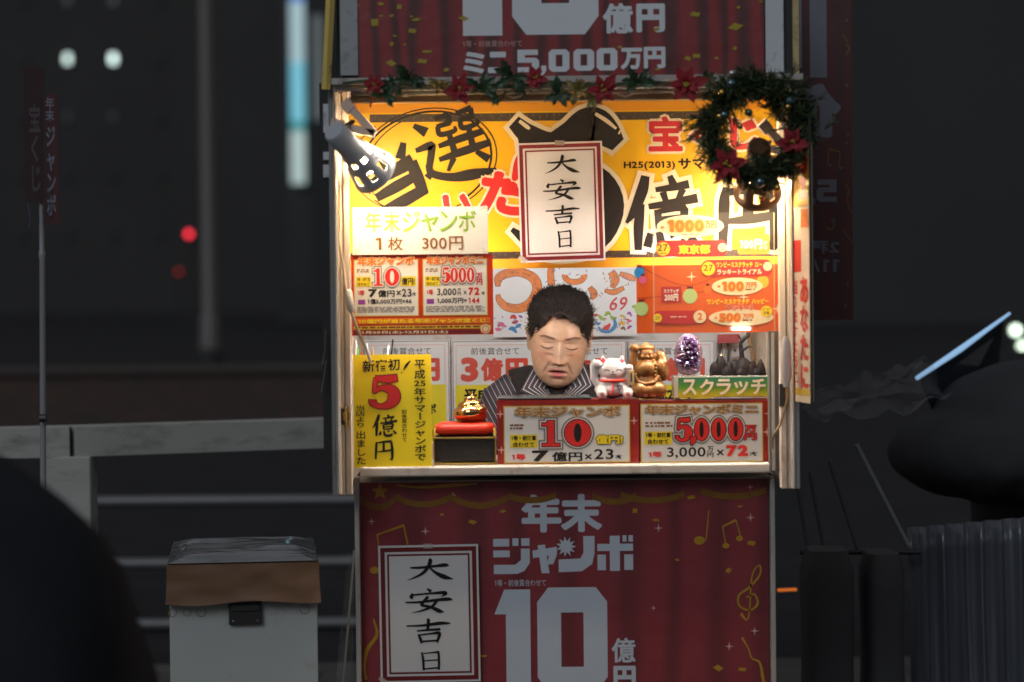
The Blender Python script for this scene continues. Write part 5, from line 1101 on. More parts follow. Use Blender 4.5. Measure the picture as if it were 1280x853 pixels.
a_ = me.color_attributes.new("col", 'FLOAT_COLOR', 'POINT'); a_.data.foreach_set("color", np.hstack([base, np.ones((n_, 1))]).astype(np.float32).ravel())

# clothes
VEST = mat('black_knit', (.006, .006, .0075), .85, var=.3, scale=120, bump=.4)
def stripes(name, scale, axis, dark=(.012, .014, .026), light=(.24, .25, .27), duty=.15):
    M = mat(name, dark, .7); n, l, pb = nodes_of(M); tc = n.new("ShaderNodeTexCoord"); mp = n.new("ShaderNodeMapping"); mp.inputs["Rotation"].default_value = axis
    sp = n.new("ShaderNodeSeparateXYZ"); ml = n.new("ShaderNodeMath"); ml.operation = 'MULTIPLY'; ml.inputs[1].default_value = scale; fr = n.new("ShaderNodeMath"); fr.operation = 'FRACT'; lt = n.new("ShaderNodeMath"); lt.operation = 'LESS_THAN'; lt.inputs[1].default_value = duty
    mx = n.new("ShaderNodeMix"); mx.data_type = 'RGBA'; mx.inputs[6].default_value = dark+(1,); mx.inputs[7].default_value = light+(1,)
    l.new(tc.outputs["Object"], mp.inputs[0]); l.new(mp.outputs[0], sp.inputs[0]); l.new(sp.outputs[0], ml.inputs[0]); l.new(ml.outputs[0], fr.inputs[0]); l.new(fr.outputs[0], lt.inputs[0]); l.new(lt.outputs[0], mx.inputs[0]); l.new(mx.outputs[2], pb.inputs["Base Color"])
    return M
SHIRT = stripes('striped_cotton', 88, (0, R(28), 0))
mb = MB(); arms(mb, .007, SHIRT, hand=False, inner=.72); sl_ = remeshed(mb, 'shirt_sleeves', .005, 6, woman, SHIRT); sl_.location = -W0
mb = MB(); torso_tube(mb, .013, VEST, .86, .72)
for s in (-1, 1):
    sh = Vector((H.x+s*SX*.35, TY, SZ+.024)); s1 = Vector((H.x+s*SX*.80, TY-.004, SZ+.006)); mb.tube([sh, s1], (.0585, .0640), VEST, n=18)
vv = remeshed(mb, 'vest', .005, 8, woman, VEST); vv.location = -W0
TRO = mat('dark_trousers', (.02, .02, .022), .8); mb = MB(); legs(mb, .008, TRO); tt = remeshed(mb, 'trousers', .008, 3, woman, TRO); tt.location = -W0
# collar of dark cloth with pale lines running along its edges
COL = mat('striped_collar', (.012, .014, .026), .7); n, l, pb = nodes_of(COL); uvn = n.new("ShaderNodeUVMap"); sp = n.new("ShaderNodeSeparateXYZ"); l.new(uvn.outputs[0], sp.inputs[0])
mn = n.new("ShaderNodeMath"); mn.operation = 'MINIMUM'; l.new(sp.outputs[0], mn.inputs[0]); l.new(sp.outputs[1], mn.inputs[1])
ml = n.new("ShaderNodeMath"); ml.operation = 'MULTIPLY_ADD'; ml.inputs[1].default_value = 6.5; ml.inputs[2].default_value = .55; fr = n.new("ShaderNodeMath"); fr.operation = 'FRACT'; lt = n.new("ShaderNodeMath"); lt.operation = 'LESS_THAN'; lt.inputs[1].default_value = .21
mx = n.new("ShaderNodeMix"); mx.data_type = 'RGBA'; mx.inputs[6].default_value = (.012, .014, .026, 1); mx.inputs[7].default_value = (.32, .33, .34, 1)
l.new(mn.outputs[0], ml.inputs[0]); l.new(ml.outputs[0], fr.inputs[0]); l.new(fr.outputs[0], lt.inputs[0]); l.new(lt.outputs[0], mx.inputs[0]); l.new(mx.outputs[2], pb.inputs["Base Color"])
def collar(corners, name):
    """corners: outer tip B, top A, inner lower C, inner neck E as (px, py, Y)"""
    B, A, C, E_ = [at(*q) for q in corners]; n = 12; vs = []; uv = []
    for j in range(n+1):
        for i in range(n+1):
            u, v = i/n, j/n; p = B*(1-u)*(1-v)+A*u*(1-v)+C*(1-u)*v+E_*u*v
            p = p+Vector((0, -.016*math.sin(u*math.pi)*math.sin(math.pi*v)-.004, .0)); vs.append(p-W0); uv.append((u, v))
    me = bpy.data.meshes.new(name); fs = [(j*(n+1)+i, j*(n+1)+i+1, (j+1)*(n+1)+i+1, (j+1)*(n+1)+i) for j in range(n) for i in range(n)]; me.from_pydata(vs, [], fs); me.materials.append(COL)
    ul = me.uv_layers.new(name="UVMap")
    for lp in me.loops: ul.data[lp.index].uv = uv[lp.vertex_index]
    me.polygons.foreach_set("use_smooth", [True]*len(me.polygons)); o = obj(name, me, woman); so_ = o.modifiers.new('s', 'SOLIDIFY'); so_.thickness = .003; so_.offset = 0
cy = TY-.105
collar(((650, 489, cy-.005), (668, 454, TY-.045), (680, 501, cy-.03), (688, 492, cy+.012)), 'collar')
collar(((742, 483, cy-.005), (731, 453, TY-.045), (712, 502, cy-.03), (703, 494, cy+.012)), 'collar')
INN = mat('maroon_knit', (.05, .008, .012), .85, bump=.4, scale=100); mb = MB()
mb.tube([Vector((H.x+.060*math.cos(a), NB.y-.012+.062*math.sin(a), NB.z-.030+.016*math.sin(a))) for a in np.linspace(0, 6.283, 33)[:-1]], .011, INN, n=10, closed=True); q = mb.build('inner_neckline', woman, smooth=True); q.location = -W0
# hair: a soft cap with many short bent locks
HAIR = mat('black_hair', (.0050, .0038, .0034), .65, var=.4, scale=80, spec=.25); rr = random.Random(2)
def hair_pt(th, ph, grow=0):
    d = Vector((math.sin(th)*math.sin(ph), -math.sin(th)*math.cos(ph), math.cos(th)))
    q = 1+.07*noise.noise(d*3.1)+.045*noise.noise(d*7)
    p = Vector((d.x*(.0735+.005*max(0, min(1, d.z*2))), .020+d.y*.096, .038+d.z*(.080 if d.z > 0 else .085)))
    bul = .010*math.exp(-((d.z-.55)/.3)**2)*max(0, -d.y); p = Vector((p.x, p.y-bul, p.z+bul*.3))+d*(q-1)*.09+d*grow
    return p
def on_scalp(p):
    if p.y > .022: return p.z > -.075 and not (abs(p.x) > .056 and p.z < -.012 and p.y < .03)
    # front: hairline falls from the forehead to the temples
    lim = .066-.024*(abs(p.x)/.041)**2.2 if abs(p.x) < .041 else .042-(abs(p.x)-.041)*2.6
    if p.y > -.045: lim = min(lim, max(.046-(p.y+.045)*1.9, -.014))
    return p.z > lim+.004*math.sin(p.x*210)
mb = MB(); nu, nv = 72, 40; pts = {}; fs = []
for j in range(nv+1):
    for i in range(nu):
        pts[(j, i)] = hair_pt(math.pi*(j+.001)/nv*.86, 2*math.pi*i/nu)
vs = []; idx = {}
for j in range(nv):
    for i in range(nu):
        f = [(j, i), (j+1, i), (j+1, (i+1) % nu), (j, (i+1) % nu)]
        if all(on_scalp(pts[q]) for q in f):
            o_ = []
            for q in f:
                if q not in idx: idx[q] = len(vs); vs.append(HL(*pts[q])-W0)
                o_.append(idx[q])
            fs.append(tuple(o_))
mb.add(vs, fs, HAIR)
cnt = 0
while cnt < 11000:
    th = math.acos(1-rr.random()*1.85); ph = rr.uniform(0, 6.283); p = hair_pt(th, ph, -.004)
    if not on_scalp(p): continue
    cnt += 1; d = (p-Vector((0, .02, .03))).normalized(); back = Vector((p.x*6, .55, .55 if p.z > .03 else -.3)); tng = (back-d*back.dot(d)); tng.normalize()
    tng = (tng+Vector((rr.gauss(0, .4), rr.gauss(0, .3), rr.gauss(0, .3)))+d*-.12).normalized(); L_ = rr.uniform(.012, .026); sd = tng.cross(d).normalized(); w = rr.uniform(.0004, .0010); ph2 = rr.uniform(0, 6.28); amp = rr.uniform(.001, .0035)
    q = []
    for s_ in range(5):
        u = s_/4; c = p+tng*L_*u+d*(.0042*math.sin(u*3.0)+.0012*rr.random())+sd*amp*math.sin(u*5+ph2); ww = w*(1-u*.8); q += [HL(*(c-sd*ww))-W0, HL(*(c+sd*ww))-W0]
    mb.add(q, [(2*s_, 2*s_+1, 2*s_+3, 2*s_+2) for s_ in range(4)], HAIR)
for i in range(26):                                                 # locks beside the ear
    s_ = 1 if i % 4 else -1; c = Vector((s_*rr.uniform(.064, .071), rr.uniform(.004, .03), rr.uniform(-.03, .03))); q = []
    for u in range(5): q += [HL(*(c+Vector((s_*.002*math.sin(u), .002*u, -.010*u))+Vector((0, -.0012, 0))))-W0, HL(*(c+Vector((s_*.002*math.sin(u), .002*u, -.010*u))+Vector((0, .0012, 0))))-W0]
    mb.add(q, [(2*k_, 2*k_+1, 2*k_+3, 2*k_+2) for k_ in range(4)], HAIR)
mb.build('hair', woman, smooth=True, merge=False)
t = thing('stool', 'plain dark stool under the seated woman behind the red poster', 'stool', (H.x, TY+.02, .04)); m_ = MB(); m_.lathe([(0, .34), (.15, .34), (.16, .355), (.15, .37), (0, .37)], (0, 0, 0), DARKMET, 24); m_.build('seat', t, smooth=True)
for i in range(4): m_ = MB(); a = i*math.pi/2+.78; m_.tube([(.12*math.cos(a), .12*math.sin(a), .34), (.15*math.cos(a), .15*math.sin(a), 0)], .012, DARKMET, n=8); m_.build('leg', t)
# ------------------------------------------------------------------ street around the booth
ASPH = mat('asphalt', (.036, .036, .038), .95, var=.35, scale=3, bump=.0, spec=.05); 
m_ = MB(); m_.add([(-400, -60, 0), (400, -60, 0), (400, 600, 0), (-400, 600, 0)], [(0, 1, 2, 3)], ASPH); struct(m_.build('road'))
PAVE = mat('paving', (.08, .075, .07), .7, var=.3, scale=4, bump=.15)
n, l, pb = nodes_of(PAVE); br = n.new("ShaderNodeTexBrick"); br.inputs["Scale"].default_value = 1.6; br.inputs["Color1"].default_value = (.085, .08, .075, 1); br.inputs["Color2"].default_value = (.06, .057, .055, 1); br.inputs["Mortar"].default_value = (.03, .03, .03, 1); br.inputs["Mortar Size"].default_value = .012
tc = n.new("ShaderNodeTexCoord"); l.new(tc.outputs["Object"], br.inputs["Vector"]); l.new(br.outputs["Color"], pb.inputs["Base Color"])
m_ = MB(); m_.box((0, -1.9, -.04), (40, 9.2, .15), PAVE); struct(m_.build('pavement', bevel=.01))
GZ = .035
# white cabinet with brown cover
CAB = mat('white_cabinet', (.47, .50, .485), .5, var=.05, scale=8, dirt=(.30, .28, .24), dirt_amt=.42, dirt_scale=6); COV = mat('brown_vinyl', (.17, .088, .044), .5, var=.10, scale=22, bump=.12)
Yc = -.02; k = kk(304, 755, Yc); fx = at(304.5, 755, Yc); t = thing('cabinet', 'white painted cabinet box under a brown vinyl cover to the left of the booth', 'cabinet', (fx.x-.025, Yc+.23, GZ), R(6.2)); hz = fx.z-GZ; w = 184*k
m_ = MB(); m_.box((0, 0, (hz+.02)/2), (w, .46, hz+.02), CAB); m_.build('cabinet_body', t, bevel=.003)
m_ = MB(); dp = .51; ww = 188.5*k; hc = 55*k; nx, nz = 40, 14; vs = []; per = []
for i in range(nx+1): per.append((-ww/2+ww*i/nx, -dp/2, i/nx))
for i in range(1, 11): per.append((ww/2, -dp/2+dp*i/10, 9))
for i in range(1, 11): per.append((ww/2-ww*i/10, dp/2, 9))
for i in range(1, 10): per.append((-ww/2, dp/2-dp*i/10, 9))
rr = random.Random(4)
for j in range(nz+1):
    z = hz+.006+(hc-.012)*j/nz
    for (x_, y_, u) in per:
        d = .0012*math.sin(x_*40+j*.5)*(1-j/nz)+.003*noise.noise(Vector((x_*16, y_*10, z*40))); fl = 1+.02*(1-j/nz)**2
        zz = z+(.004*math.sin(x_*26+1) if j < 2 else 0)
        vs.append((x_*fl+(d if u == 9 else 0), y_*fl-(d+.004*(1-j/nz) if u != 9 else 0), zz))
P_ = len(per); fs = [(j*P_+i, j*P_+(i+1) % P_, (j+1)*P_+(i+1) % P_, (j+1)*P_+i) for j in range(nz) for i in range(P_)]+[tuple(nz*P_+i for i in range(P_))]
m_.add(vs, fs, COV); m_.build('vinyl_cover', t, smooth=True)
SHEET = mat('clear_sheet', (.10, .12, .14), .10, spec=.9, var=.3, scale=10, bump=.0, coat=.6); n, l, pb = nodes_of(SHEET)
nz_ = n.new("ShaderNodeTexNoise"); nz_.inputs["Scale"].default_value = 5; nz_.inputs["Detail"].default_value = 2; mp = n.new("ShaderNodeMapping"); mp.inputs["Scale"].default_value = (.5, 5, 1); tc = n.new("ShaderNodeTexCoord"); l.new(tc.outputs["Object"], mp.inputs[0]); l.new(mp.outputs[0], nz_.inputs["Vector"]); bp = n.new("ShaderNodeBump"); bp.inputs["Strength"].default_value = .5; bp.inputs["Distance"].default_value = .03; l.new(nz_.outputs["Fac"], bp.inputs["Height"]); l.new(bp.outputs[0], pb.inputs["Normal"])
m_ = MB(); n1, n2 = 30, 24; vs = []
for j in range(n2+1):
    for i in range(n1+1):
        u, v = i/n1, j/n2; e = min(u, 1-u, v, 1-v); vs.append(((u-.5)*ww*.985, (v-.5)*dp*.97, hz-.006+hc+.003+.012*min(1, e*7)*(1+.5*noise.noise(Vector((u*2, v*9, 1))))))
m_.add(vs, [(j*(n1+1)+i, j*(n1+1)+i+1, (j+1)*(n1+1)+i+1, (j+1)*(n1+1)+i) for j in range(n2) for i in range(n1)], SHEET); m_.build('plastic_sheet', t, smooth=True)
m_ = MB(); m_.box(((2*k), -.236, hz-.018), (41*k, .014, 30*k), RUBBER); m_.box(((2*k), -.2445, hz-.008), (36*k, .004, 8*k), DARKMET); lt_ = m_.build('latch', t, bevel=.004, seg=3)
for dx in (-.0265, .0265): m_ = MB(); m_.ell(((2*k)+dx, -.244, hz-.036), (.002, .0012, .002), STEEL, 8, 6); m_.build('rivet', lt_)
for i, (dx, s_) in enumerate(((-.155, .010), (-.123, .009), (-.092, .011), (.133, .011))): m_ = MB(); m_.lathe([(0, -.0008), (s_*.8, -.0008), (s_, 0)], (dx, -.2305, hz-.016), mat('old_tape_stain', (.17, .14, .07), .7, var=.5, scale=200), 9, Vector((0, -1, .02))); m_.build('tape_mark', t)
# clear vinyl umbrella bag hanging by the corner
VIN = mat('wrinkled_vinyl', (.5, .52, .54), .12, alpha=.10, spec=.8, var=.1); m_ = MB(); rr = random.Random(9); vs = []; n1, n2 = 10, 26
Yb = -.02
for j in range(n2+1):
    for i in range(n1+1):
        u, v = i/n1, j/n2; px = 443-(8+16*v)*(1-u)-3*v; p = at(px, 690+200*v, Yb); vs.append((p.x+.002*noise.noise(Vector((u*9, v*14, 3))), Yb+.03*noise.noise(Vector((u*6, v*4, 0)))+.012*noise.noise(Vector((u*14, v*30, 5))), p.z))
m_.add(vs, [(j*(n1+1)+i, j*(n1+1)+i+1, (j+1)*(n1+1)+i+1, (j+1)*(n1+1)+i) for j in range(n2) for i in range(n1)], VIN)
t = thing('umbrella', 'crumpled clear vinyl umbrella hanging beside the red poster and white cabinet', 'umbrella', at(436, 890, Yb)); o = m_.build('vinyl_canopy', t, smooth=True); o.location = -Vector(t.location)
m_ = MB(); m_.tube([at(443, 688, Yb-.01), at(437, 760, Yb-.012), at(425, 900, Yb-.012)], .0025, mat('grey_shaft', (.30, .29, .25), .4, .5), n=8); o = m_.build('shaft', t); o.location = -Vector(t.location)

# guard rail and pipe rail behind the booth
RAIL = mat('weathered_white_rail', (.44, .435, .41), .6, var=.15, scale=9, dirt=(.17, .165, .145), dirt_amt=.6, dirt_scale=7, stretch=(.5, 1, 2))
Yg = 1.25; t = thing('guard_rail', 'weathered grey white guard rail beam and post behind the white cabinet', 'guard rail', (at(90, 600, Yg).x, Yg, GZ)); T0 = Vector(t.location)
def beam(a, b_, h, dp, M, name):
    m_ = MB(); a, b_ = Vector(a), Vector(b_); d = (b_-a); c = (a+b_)/2; ang = math.atan2(d.z, math.hypot(d.x, d.y)); az = math.atan2(d.y, d.x)
    m_.box((0, 0, 0), (d.length, dp, h), M, (Matrix.Rotation(az, 3, 'Z') @ Matrix.Rotation(-ang, 3, 'Y'))); o = m_.build(name, t, bevel=.0015); o.location = c-T0; return o
k = kk(90, 552, Yg); beam(at(-60, 555, Yg-.04), at(88.2, 551.5, Yg), 38*k, .10, RAIL, 'rail_beam'); beam(at(88.3, 551.5, Yg), at(620, 534, Yg+.55), 38*k, .10, RAIL, 'rail_beam')
m_ = MB(); z1 = at(90, 569, Yg).z; m_.box((at(89, 600, Yg).x-T0.x, .0, (z1-GZ)/2), (57*k, .11, z1-GZ-.002), RAIL); m_.build('rail_post', t, bevel=.004)
m_ = MB(); xx = at(600, 569, Yg+.5).x; m_.box((xx-T0.x, .53, (z1-GZ)/2), (57*k, .11, z1-GZ-.03), RAIL); m_.build('rail_post', t, bevel=.004)
PIPE = mat('painted_pipe', (.16, .16, .165), .42, .3, var=.1); Yp = 3.7
t = thing('pipe_railing', 'low railing of three dark horizontal pipes behind the guard rail', 'railing', (at(300, 700, Yp).x, Yp, .035)); T0 = Vector(t.location)
for y0, y1 in ((629, 622), (707, 699), (783, 775)):
    m_ = MB(); m_.tube([at(-80, y0, Yp)-T0, at(900, y1, Yp)-T0], .023, PIPE, n=16); m_.build('pipe', t, smooth=True)
for px in (-60, 560): m_ = MB(); q = at(px, 600, Yp+.06); m_.tube([(q.x-T0.x, .06, 0), (q.x-T0.x, .06, q.z)], .024, PIPE, n=12); m_.build('upright', t, smooth=True)

# banner flags
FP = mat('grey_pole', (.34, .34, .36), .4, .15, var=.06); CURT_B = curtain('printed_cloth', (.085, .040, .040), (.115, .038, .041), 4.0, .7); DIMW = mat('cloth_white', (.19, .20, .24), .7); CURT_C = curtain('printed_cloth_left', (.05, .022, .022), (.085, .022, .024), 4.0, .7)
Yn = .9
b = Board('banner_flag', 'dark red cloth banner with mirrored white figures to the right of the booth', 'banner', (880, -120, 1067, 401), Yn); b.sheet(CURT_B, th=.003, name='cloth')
block(b, '1', (2*1031-1046, -80, 2*1031-1015, 98), DIMW, 2, mir=1031); b.rect((995, -100, 1005, 86), DIMW, 2, 'lettering#z')
b.text('億', (960, 105, 1054, 173), DIMW, .05, mirror=True); block(b, '5', (1022, 225, 1047, 253), DIMW, 2, mir=1034.5); block(b, ',', (1015, 248, 1021, 256), DIMW, 2, mir=1018)
b.text('2種類', (985, 301, 1050, 318), DIMW, .02, mirror=True); b.text('11/25', (985, 325, 1050, 341), DIMW, .02, mirror=True)
b.brush([[(1056, 44, 1.5), (1062, 54, 1.5)], [(1060, 56, 1.5), (1064, 62, 1.5), (1060, 70, 2)], [(1038, 187, 2), (1052, 191, 2)], [(1038, 187, 1.5), (1036, 206, 1.5)], [(1052, 191, 1.5), (1050, 210, 1.5)], [(1034, 284, 2), (1038, 288, 2), (1044, 282, 2), (1040, 274, 1.4)], [(1054, 288, 1.5), (1062, 298, 1.5), (1066, 304, 1.2)], [(1058, 230, 1.2), (1062, 240, 2), (1060, 252, 1.2), (1066, 268, 1.5)]], (0, 0, 100, 100), mat('faded_gold', (.2, .12, .04), .6), 2, key='gold_note')
for x, y, r in ((1039, 207, 3.2), (1053, 211, 3), (1061, 27, 3), (1061, 108, 3), (1062, 170, 2.4), (1043, 276, 3), (1057, 383, 3), (1060, 355, 2.5), (1060, 180, 2.5)): sparkle(b, x, y, r, DIMW, 2)
b.done(); t = b.root
m_ = MB(); q = at(878, 100, Yn); r_ = Vector(t.location); m_.tube([(q.x-r_.x, .01, -r_.z+.04), (q.x-r_.x, .01, q.z-r_.z+.5)], .012, FP, n=12); m_.build('pole', t, smooth=True)
Yf = .75; k = kk(55, 300, Yf)
fm = at(57, 284, Yf); b = Board('banner_flag', 'red cloth banner furled on a thin grey pole at the far left', 'banner', (30, 82, 75, 284), Yf); b.root.rotation_euler.z = R(0)
b.sheet(CURT_C, (56, 118, 74, 281), .003, 'cloth'); b.sheet(mat('dark_cloth', (.045, .022, .024), .8, var=.3), (32, 84, 57, 252), .003, 'cloth', -12)
b.text('ジャンボ', (59, 158, 71, 270), DIMW, .03, 2, vert=True); b.text('年末', (59, 122, 70, 152), DIMW, .03, 2, vert=True); b.text('宝くじ', (38, 130, 52, 240), mat('cloth_grey', (.09, .08, .085), .8), .03, -10, vert=True); b.done(); t = b.root; r_ = Vector(t.location)
a = at(50, 90, Yf+.022); m_ = MB(); e = at(54, 600, Yf+.022); m_.tube([a-r_, at(52, 281, Yf+.022)-r_], .0055, FP, n=10); m_.tube([at(52, 281, Yf+.022)-r_, at(52.5, 312, Yf+.022)-r_, at(52.6, 316, Yf+.022)-r_, at(52.7, 322, Yf+.022)-r_, at(52.9, 325, Yf+.022)-r_, e-r_, Vector((e.x, e.y, .05))-r_], (.0065, .0065, .0088, .0088, .0075, .0078, .0078), FP, n=12); m_.build('pole', t, smooth=True)
m_ = MB(); m_.tube([at(50, 523, Yf)-r_, at(58, 523, Yf)-r_], .0105, DARKMET, n=10); m_.build('clamp', t)
m_ = MB(); m_.tube([at(35, 254, Yf-.01)-r_, at(38, 276, Yf-.012)-r_, at(36, 285, Yf-.01)-r_], ((.003, .001), (.004, .001), (.002, .001)), mat('violet_ribbon', (.28, .18, .5), .3, .2), n=6); m_.tube([at(61, 232, Yf-.01)-r_, at(62, 262, Yf-.012)-r_, at(60, 274, Yf-.01)-r_], ((.001, .0005), (.002, .0008), (.001, .0005)), GLB, n=6); m_.build('tie_ribbon', t)

# low brick planter, lamp column, dark foreground cover
BRK = mat('brick', (.16, .07, .045), .8); n, l, pb = nodes_of(BRK); br = n.new("ShaderNodeTexBrick"); br.inputs["Scale"].default_value = 3; br.inputs["Color1"].default_value = (.085, .05, .038, 1); br.inputs["Color2"].default_value = (.055, .04, .034, 1); br.inputs["Mortar"].default_value = (.05, .045, .042, 1)
tc = n.new("ShaderNodeTexCoord"); mp = n.new("ShaderNodeMapping"); mp.inputs["Rotation"].default_value = (R(90), 0, 0); l.new(tc.outputs["Object"], mp.inputs[0]); l.new(mp.outputs[0], br.inputs["Vector"]); l.new(br.outputs["Color"], pb.inputs["Base Color"])
Yk = 17; a, c = at(-60, 480, Yk), at(640, 464, Yk); t = thing('planter_wall', 'low blurred reddish brick planter wall across the street', 'wall', ((a.x+c.x)/2, Yk+.4, 0)); m_ = MB(); m_.box((0, 0, c.z/2), (c.x-a.x, .8, c.z), BRK); m_.build('brickwork', t, bevel=.02)
m_ = MB(); m_.box((0, 0, c.z+.03), (c.x-a.x+.1, .9, .05), mat('stone_cap', (.06, .045, .04), .8)); m_.build('coping', t, bevel=.01)
Yl = 20; a = at(262, 440, Yl); t = thing('street_pole', 'tall grey street pole far behind the white cabinet', 'pole', (a.x, Yl, 0)); m_ = MB(); m_.lathe([(.0, 0), (.24, 0), (.24, .05), (.11, .08), (.10, 1.0), (.075, 1.05), (.06, 9), (0, 9)], (0, 0, 0), mat('pole_paint', (.15, .138, .134), .5, .2), 20); m_.build('shaft', t, smooth=True)
m_ = MB(); m_.lathe([(.12, 0), (.145, .02), (.145, .3), (.12, .32)], (0, 0, .35), DARKMET, 16); m_.build('base_door', t, smooth=True)
Yq = -2.35; t = thing('covered_load', 'dark out of focus tarpaulin bundle in the lower left foreground', 'tarpaulin', (at(-40, 853, Yq).x, Yq+.2, .035)); T0 = Vector(t.location); TARP = mat('black_tarpaulin', (.023, .026, .031), .95, var=.3, scale=6, bump=.3, spec=.03)
m_ = MB(); nu, nv = 40, 22; vs = []; prof = []
tx = lambda px, py: at(px, py, Yq)
outl = [(-300, 505), (-60, 548), (0, 572), (55, 610), (108, 662), (136, 710), (158, 775), (172, 853), (186, 930)]
for px, py in outl:
    p = at(px, py, Yq+.375); prof.append((p.x, p.z))
ZG = .035; ny = 12
for (x_, z_) in prof:
    for j in range(ny+1):
        v = j/ny; q = Vector((x_, Yq+.75*v, z_)); e = math.sin(math.pi*v)
        vs.append((x_-T0.x+.02*noise.noise(Vector((z_*5, v*5, 0)))-(1-e)*.0, Yq+.75*v-T0.y, max(z_-(1-e**.4)*.45+.012*noise.noise(Vector((x_*14, v*6, 2))), .036)-T0.z))
m_.add(vs, [(i*(ny+1)+j, i*(ny+1)+j+1, (i+1)*(ny+1)+j+1, (i+1)*(ny+1)+j) for i in range(len(prof)-1) for j in range(ny)], TARP)
o = m_.build('cover', t, smooth=True); so_ = o.modifiers.new('s', 'SOLIDIFY'); so_.thickness = .006
m_ = MB(); x0_, x1_ = prof[0][0]-T0.x, prof[6][0]-T0.x; m_.box(((x0_+x1_)/2, .175, .12), (x1_-x0_-.1, .6, .24), mat('wooden_crate', (.1, .07, .04), .8)); m_.build('crate', t, bevel=.01)

# dark covered goods and scooter at the right
TAR2 = mat('navy_tarpaulin', (.056, .057, .061), .85, spec=.1, var=.3, scale=6, bump=.2); BLK = mat('black_gloss', (.040, .040, .042), .7); SHINY = mat('bluish_sheet', (.105, .115, .14), .30, spec=.8, var=.2, scale=5)
Yr = 1.0; k = kk(1200, 700, Yr)
t = thing('tarpaulin_curtain', 'pleated dark blue plastic tarpaulin hanging down at the lower right', 'tarpaulin', at(1230, 980, Yr)); T0 = Vector(t.location); T0.z = .035; t.location = T0; m_ = MB(); vs = []; n1, n2 = 120, 14
for j in range(n2+1):
    for i in range(n1+1):
        u, v = i/n1, j/n2; px = 1136+260*u+10*v; p = at(px, 630+30*(1-u)+440*v, Yr); vs.append((p.x-T0.x, .011*math.sin(u*math.pi*2*11.5)+.005*math.sin(u*math.pi*2*23+1)+.01*noise.noise(Vector((u*20, v*3, 0)))-.12*u, max(p.z, .036)-T0.z))
m_.add(vs, [(j*(n1+1)+i, j*(n1+1)+i+1, (j+1)*(n1+1)+i+1, (j+1)*(n1+1)+i) for j in range(n2) for i in range(n1)], SHINY); o = m_.build('pleated_sheet', t, smooth=True); so_ = o.modifiers.new('s', 'SOLIDIFY'); so_.thickness = .003
Yr2 = 1.1; c = at(1225, 590, Yr2); t = thing('covered_scooter', 'rounded black scooter seat and body under a dark cover at the right edge', 'scooter', (c.x, Yr2+.3, .035)); T0 = Vector(t.location); m_ = MB(); Q = lambda px, py, y=0: Vector((at(px, py, Yr2+y).x-T0.x, Yr2+y-T0.y, at(px, py, Yr2+y).z-T0.z))
m_.ell(Q(1275, 565, .2), (.36, .32, .145), BLK, 40, 22); m_.ell(Q(1300, 525, .25), (.30, .30, .17), BLK, 32, 18)
o = remeshed(m_, 'seat_cover', .009, 40, t, TAR2)
for v in o.data.vertices:
    q = v.co; f = .005*noise.noise(Vector((q.x*9, q.y*9, q.z*16)))+.0035*math.sin(q.x*42+4*noise.noise(q*5)+q.z*20)*max(0, min(1, (.75-q.z)*4+.6)); v.co = q+v.normal*f
m_ = MB(); m_.tube([Q(1300, 560, .3), Q(1300, 760, .3), Q(1300, 930, .3)], ((.16, .2), (.14, .18), (.12, .2)), BLK, n=20); m_.build('body', t, smooth=True)
m_ = MB(); q = Q(1300, 930, .3); m_.tube([Vector((q.x+.22*math.cos(a), q.y+.1, .27+.22*math.sin(a))) for a in np.linspace(0, 6.283, 33)[:-1]], .05, RUBBER, n=10, closed=True); m_.build('wheel', t, smooth=True)
m_ = MB(); m_.tube([at(1146, 473, 1.3), at(1200, 437, 1.4), at(1262, 392, 1.55)], (.006, .0085, .004), mat('streak_glow', (.3, .5, .7), .3, emit=(.30, .52, .80), estr=.75), n=14); t = thing('windscreen', 'dark scooter windscreen with a slanting bluish reflected streak made to glow along its edge', 'windscreen', at(1215, 470, 1.45)); T0 = Vector(t.location); o = m_.build('glowing_streak', t, smooth=True); o.location = -T0  # reflected streak on the windscreen edge, made as a glowing bar
m_ = MB(); q4 = [at(*q)+Vector((0, .012, 0)) for q in ((1150, 476, 1.3), (1256, 399, 1.55), (1244, 500, 1.55), (1180, 545, 1.35))]; m_.add(q4+[v+Vector((0, .006, 0)) for v in q4], [(0, 1, 2, 3), (7, 6, 5, 4), (0, 4, 5, 1), (1, 5, 6, 2), (2, 6, 7, 3), (3, 7, 4, 0)], mat('dark_glass', (.02, .022, .025), .12, spec=.6)); o = m_.build('glass', t); o.location = -T0
# loose clear sheet over the goods
LS = mat('hazy_vinyl', (.30, .30, .33), .30, alpha=.16, spec=.6, var=.2, scale=8); m_ = MB(); vs = []; n1, n2 = 34, 16; A_, B_, C_, D_ = at(1000, 512, .55), at(1150, 440, 1.2), at(1190, 500, 1.1), at(1100, 520, .7)
for j in range(n2+1):
    for i in range(n1+1):
        u, v = i/n1, j/n2; p = (A_*(1-u)+B_*u)*(1-v)+((A_*.75+D_*.25+Vector((0, 0, -.02)))*(1-u)+C_*u)*v; vs.append(p+Vector((0, .06*noise.noise(Vector((u*4, v*7, 0)))+.03*noise.noise(Vector((u*12, v*16, 4))), .03*noise.noise(Vector((u*7, v*3, 2)))+.02*math.sin(v*9+u*5))))
m_.add(vs, [(j*(n1+1)+i, j*(n1+1)+i+1, (j+1)*(n1+1)+i+1, (j+1)*(n1+1)+i) for j in range(n2) for i in range(n1)], LS); tag(m_.build('plastic_sheet', smooth=True), 'loose crumpled translucent plastic sheet spread right of the booth', 'plastic sheet')
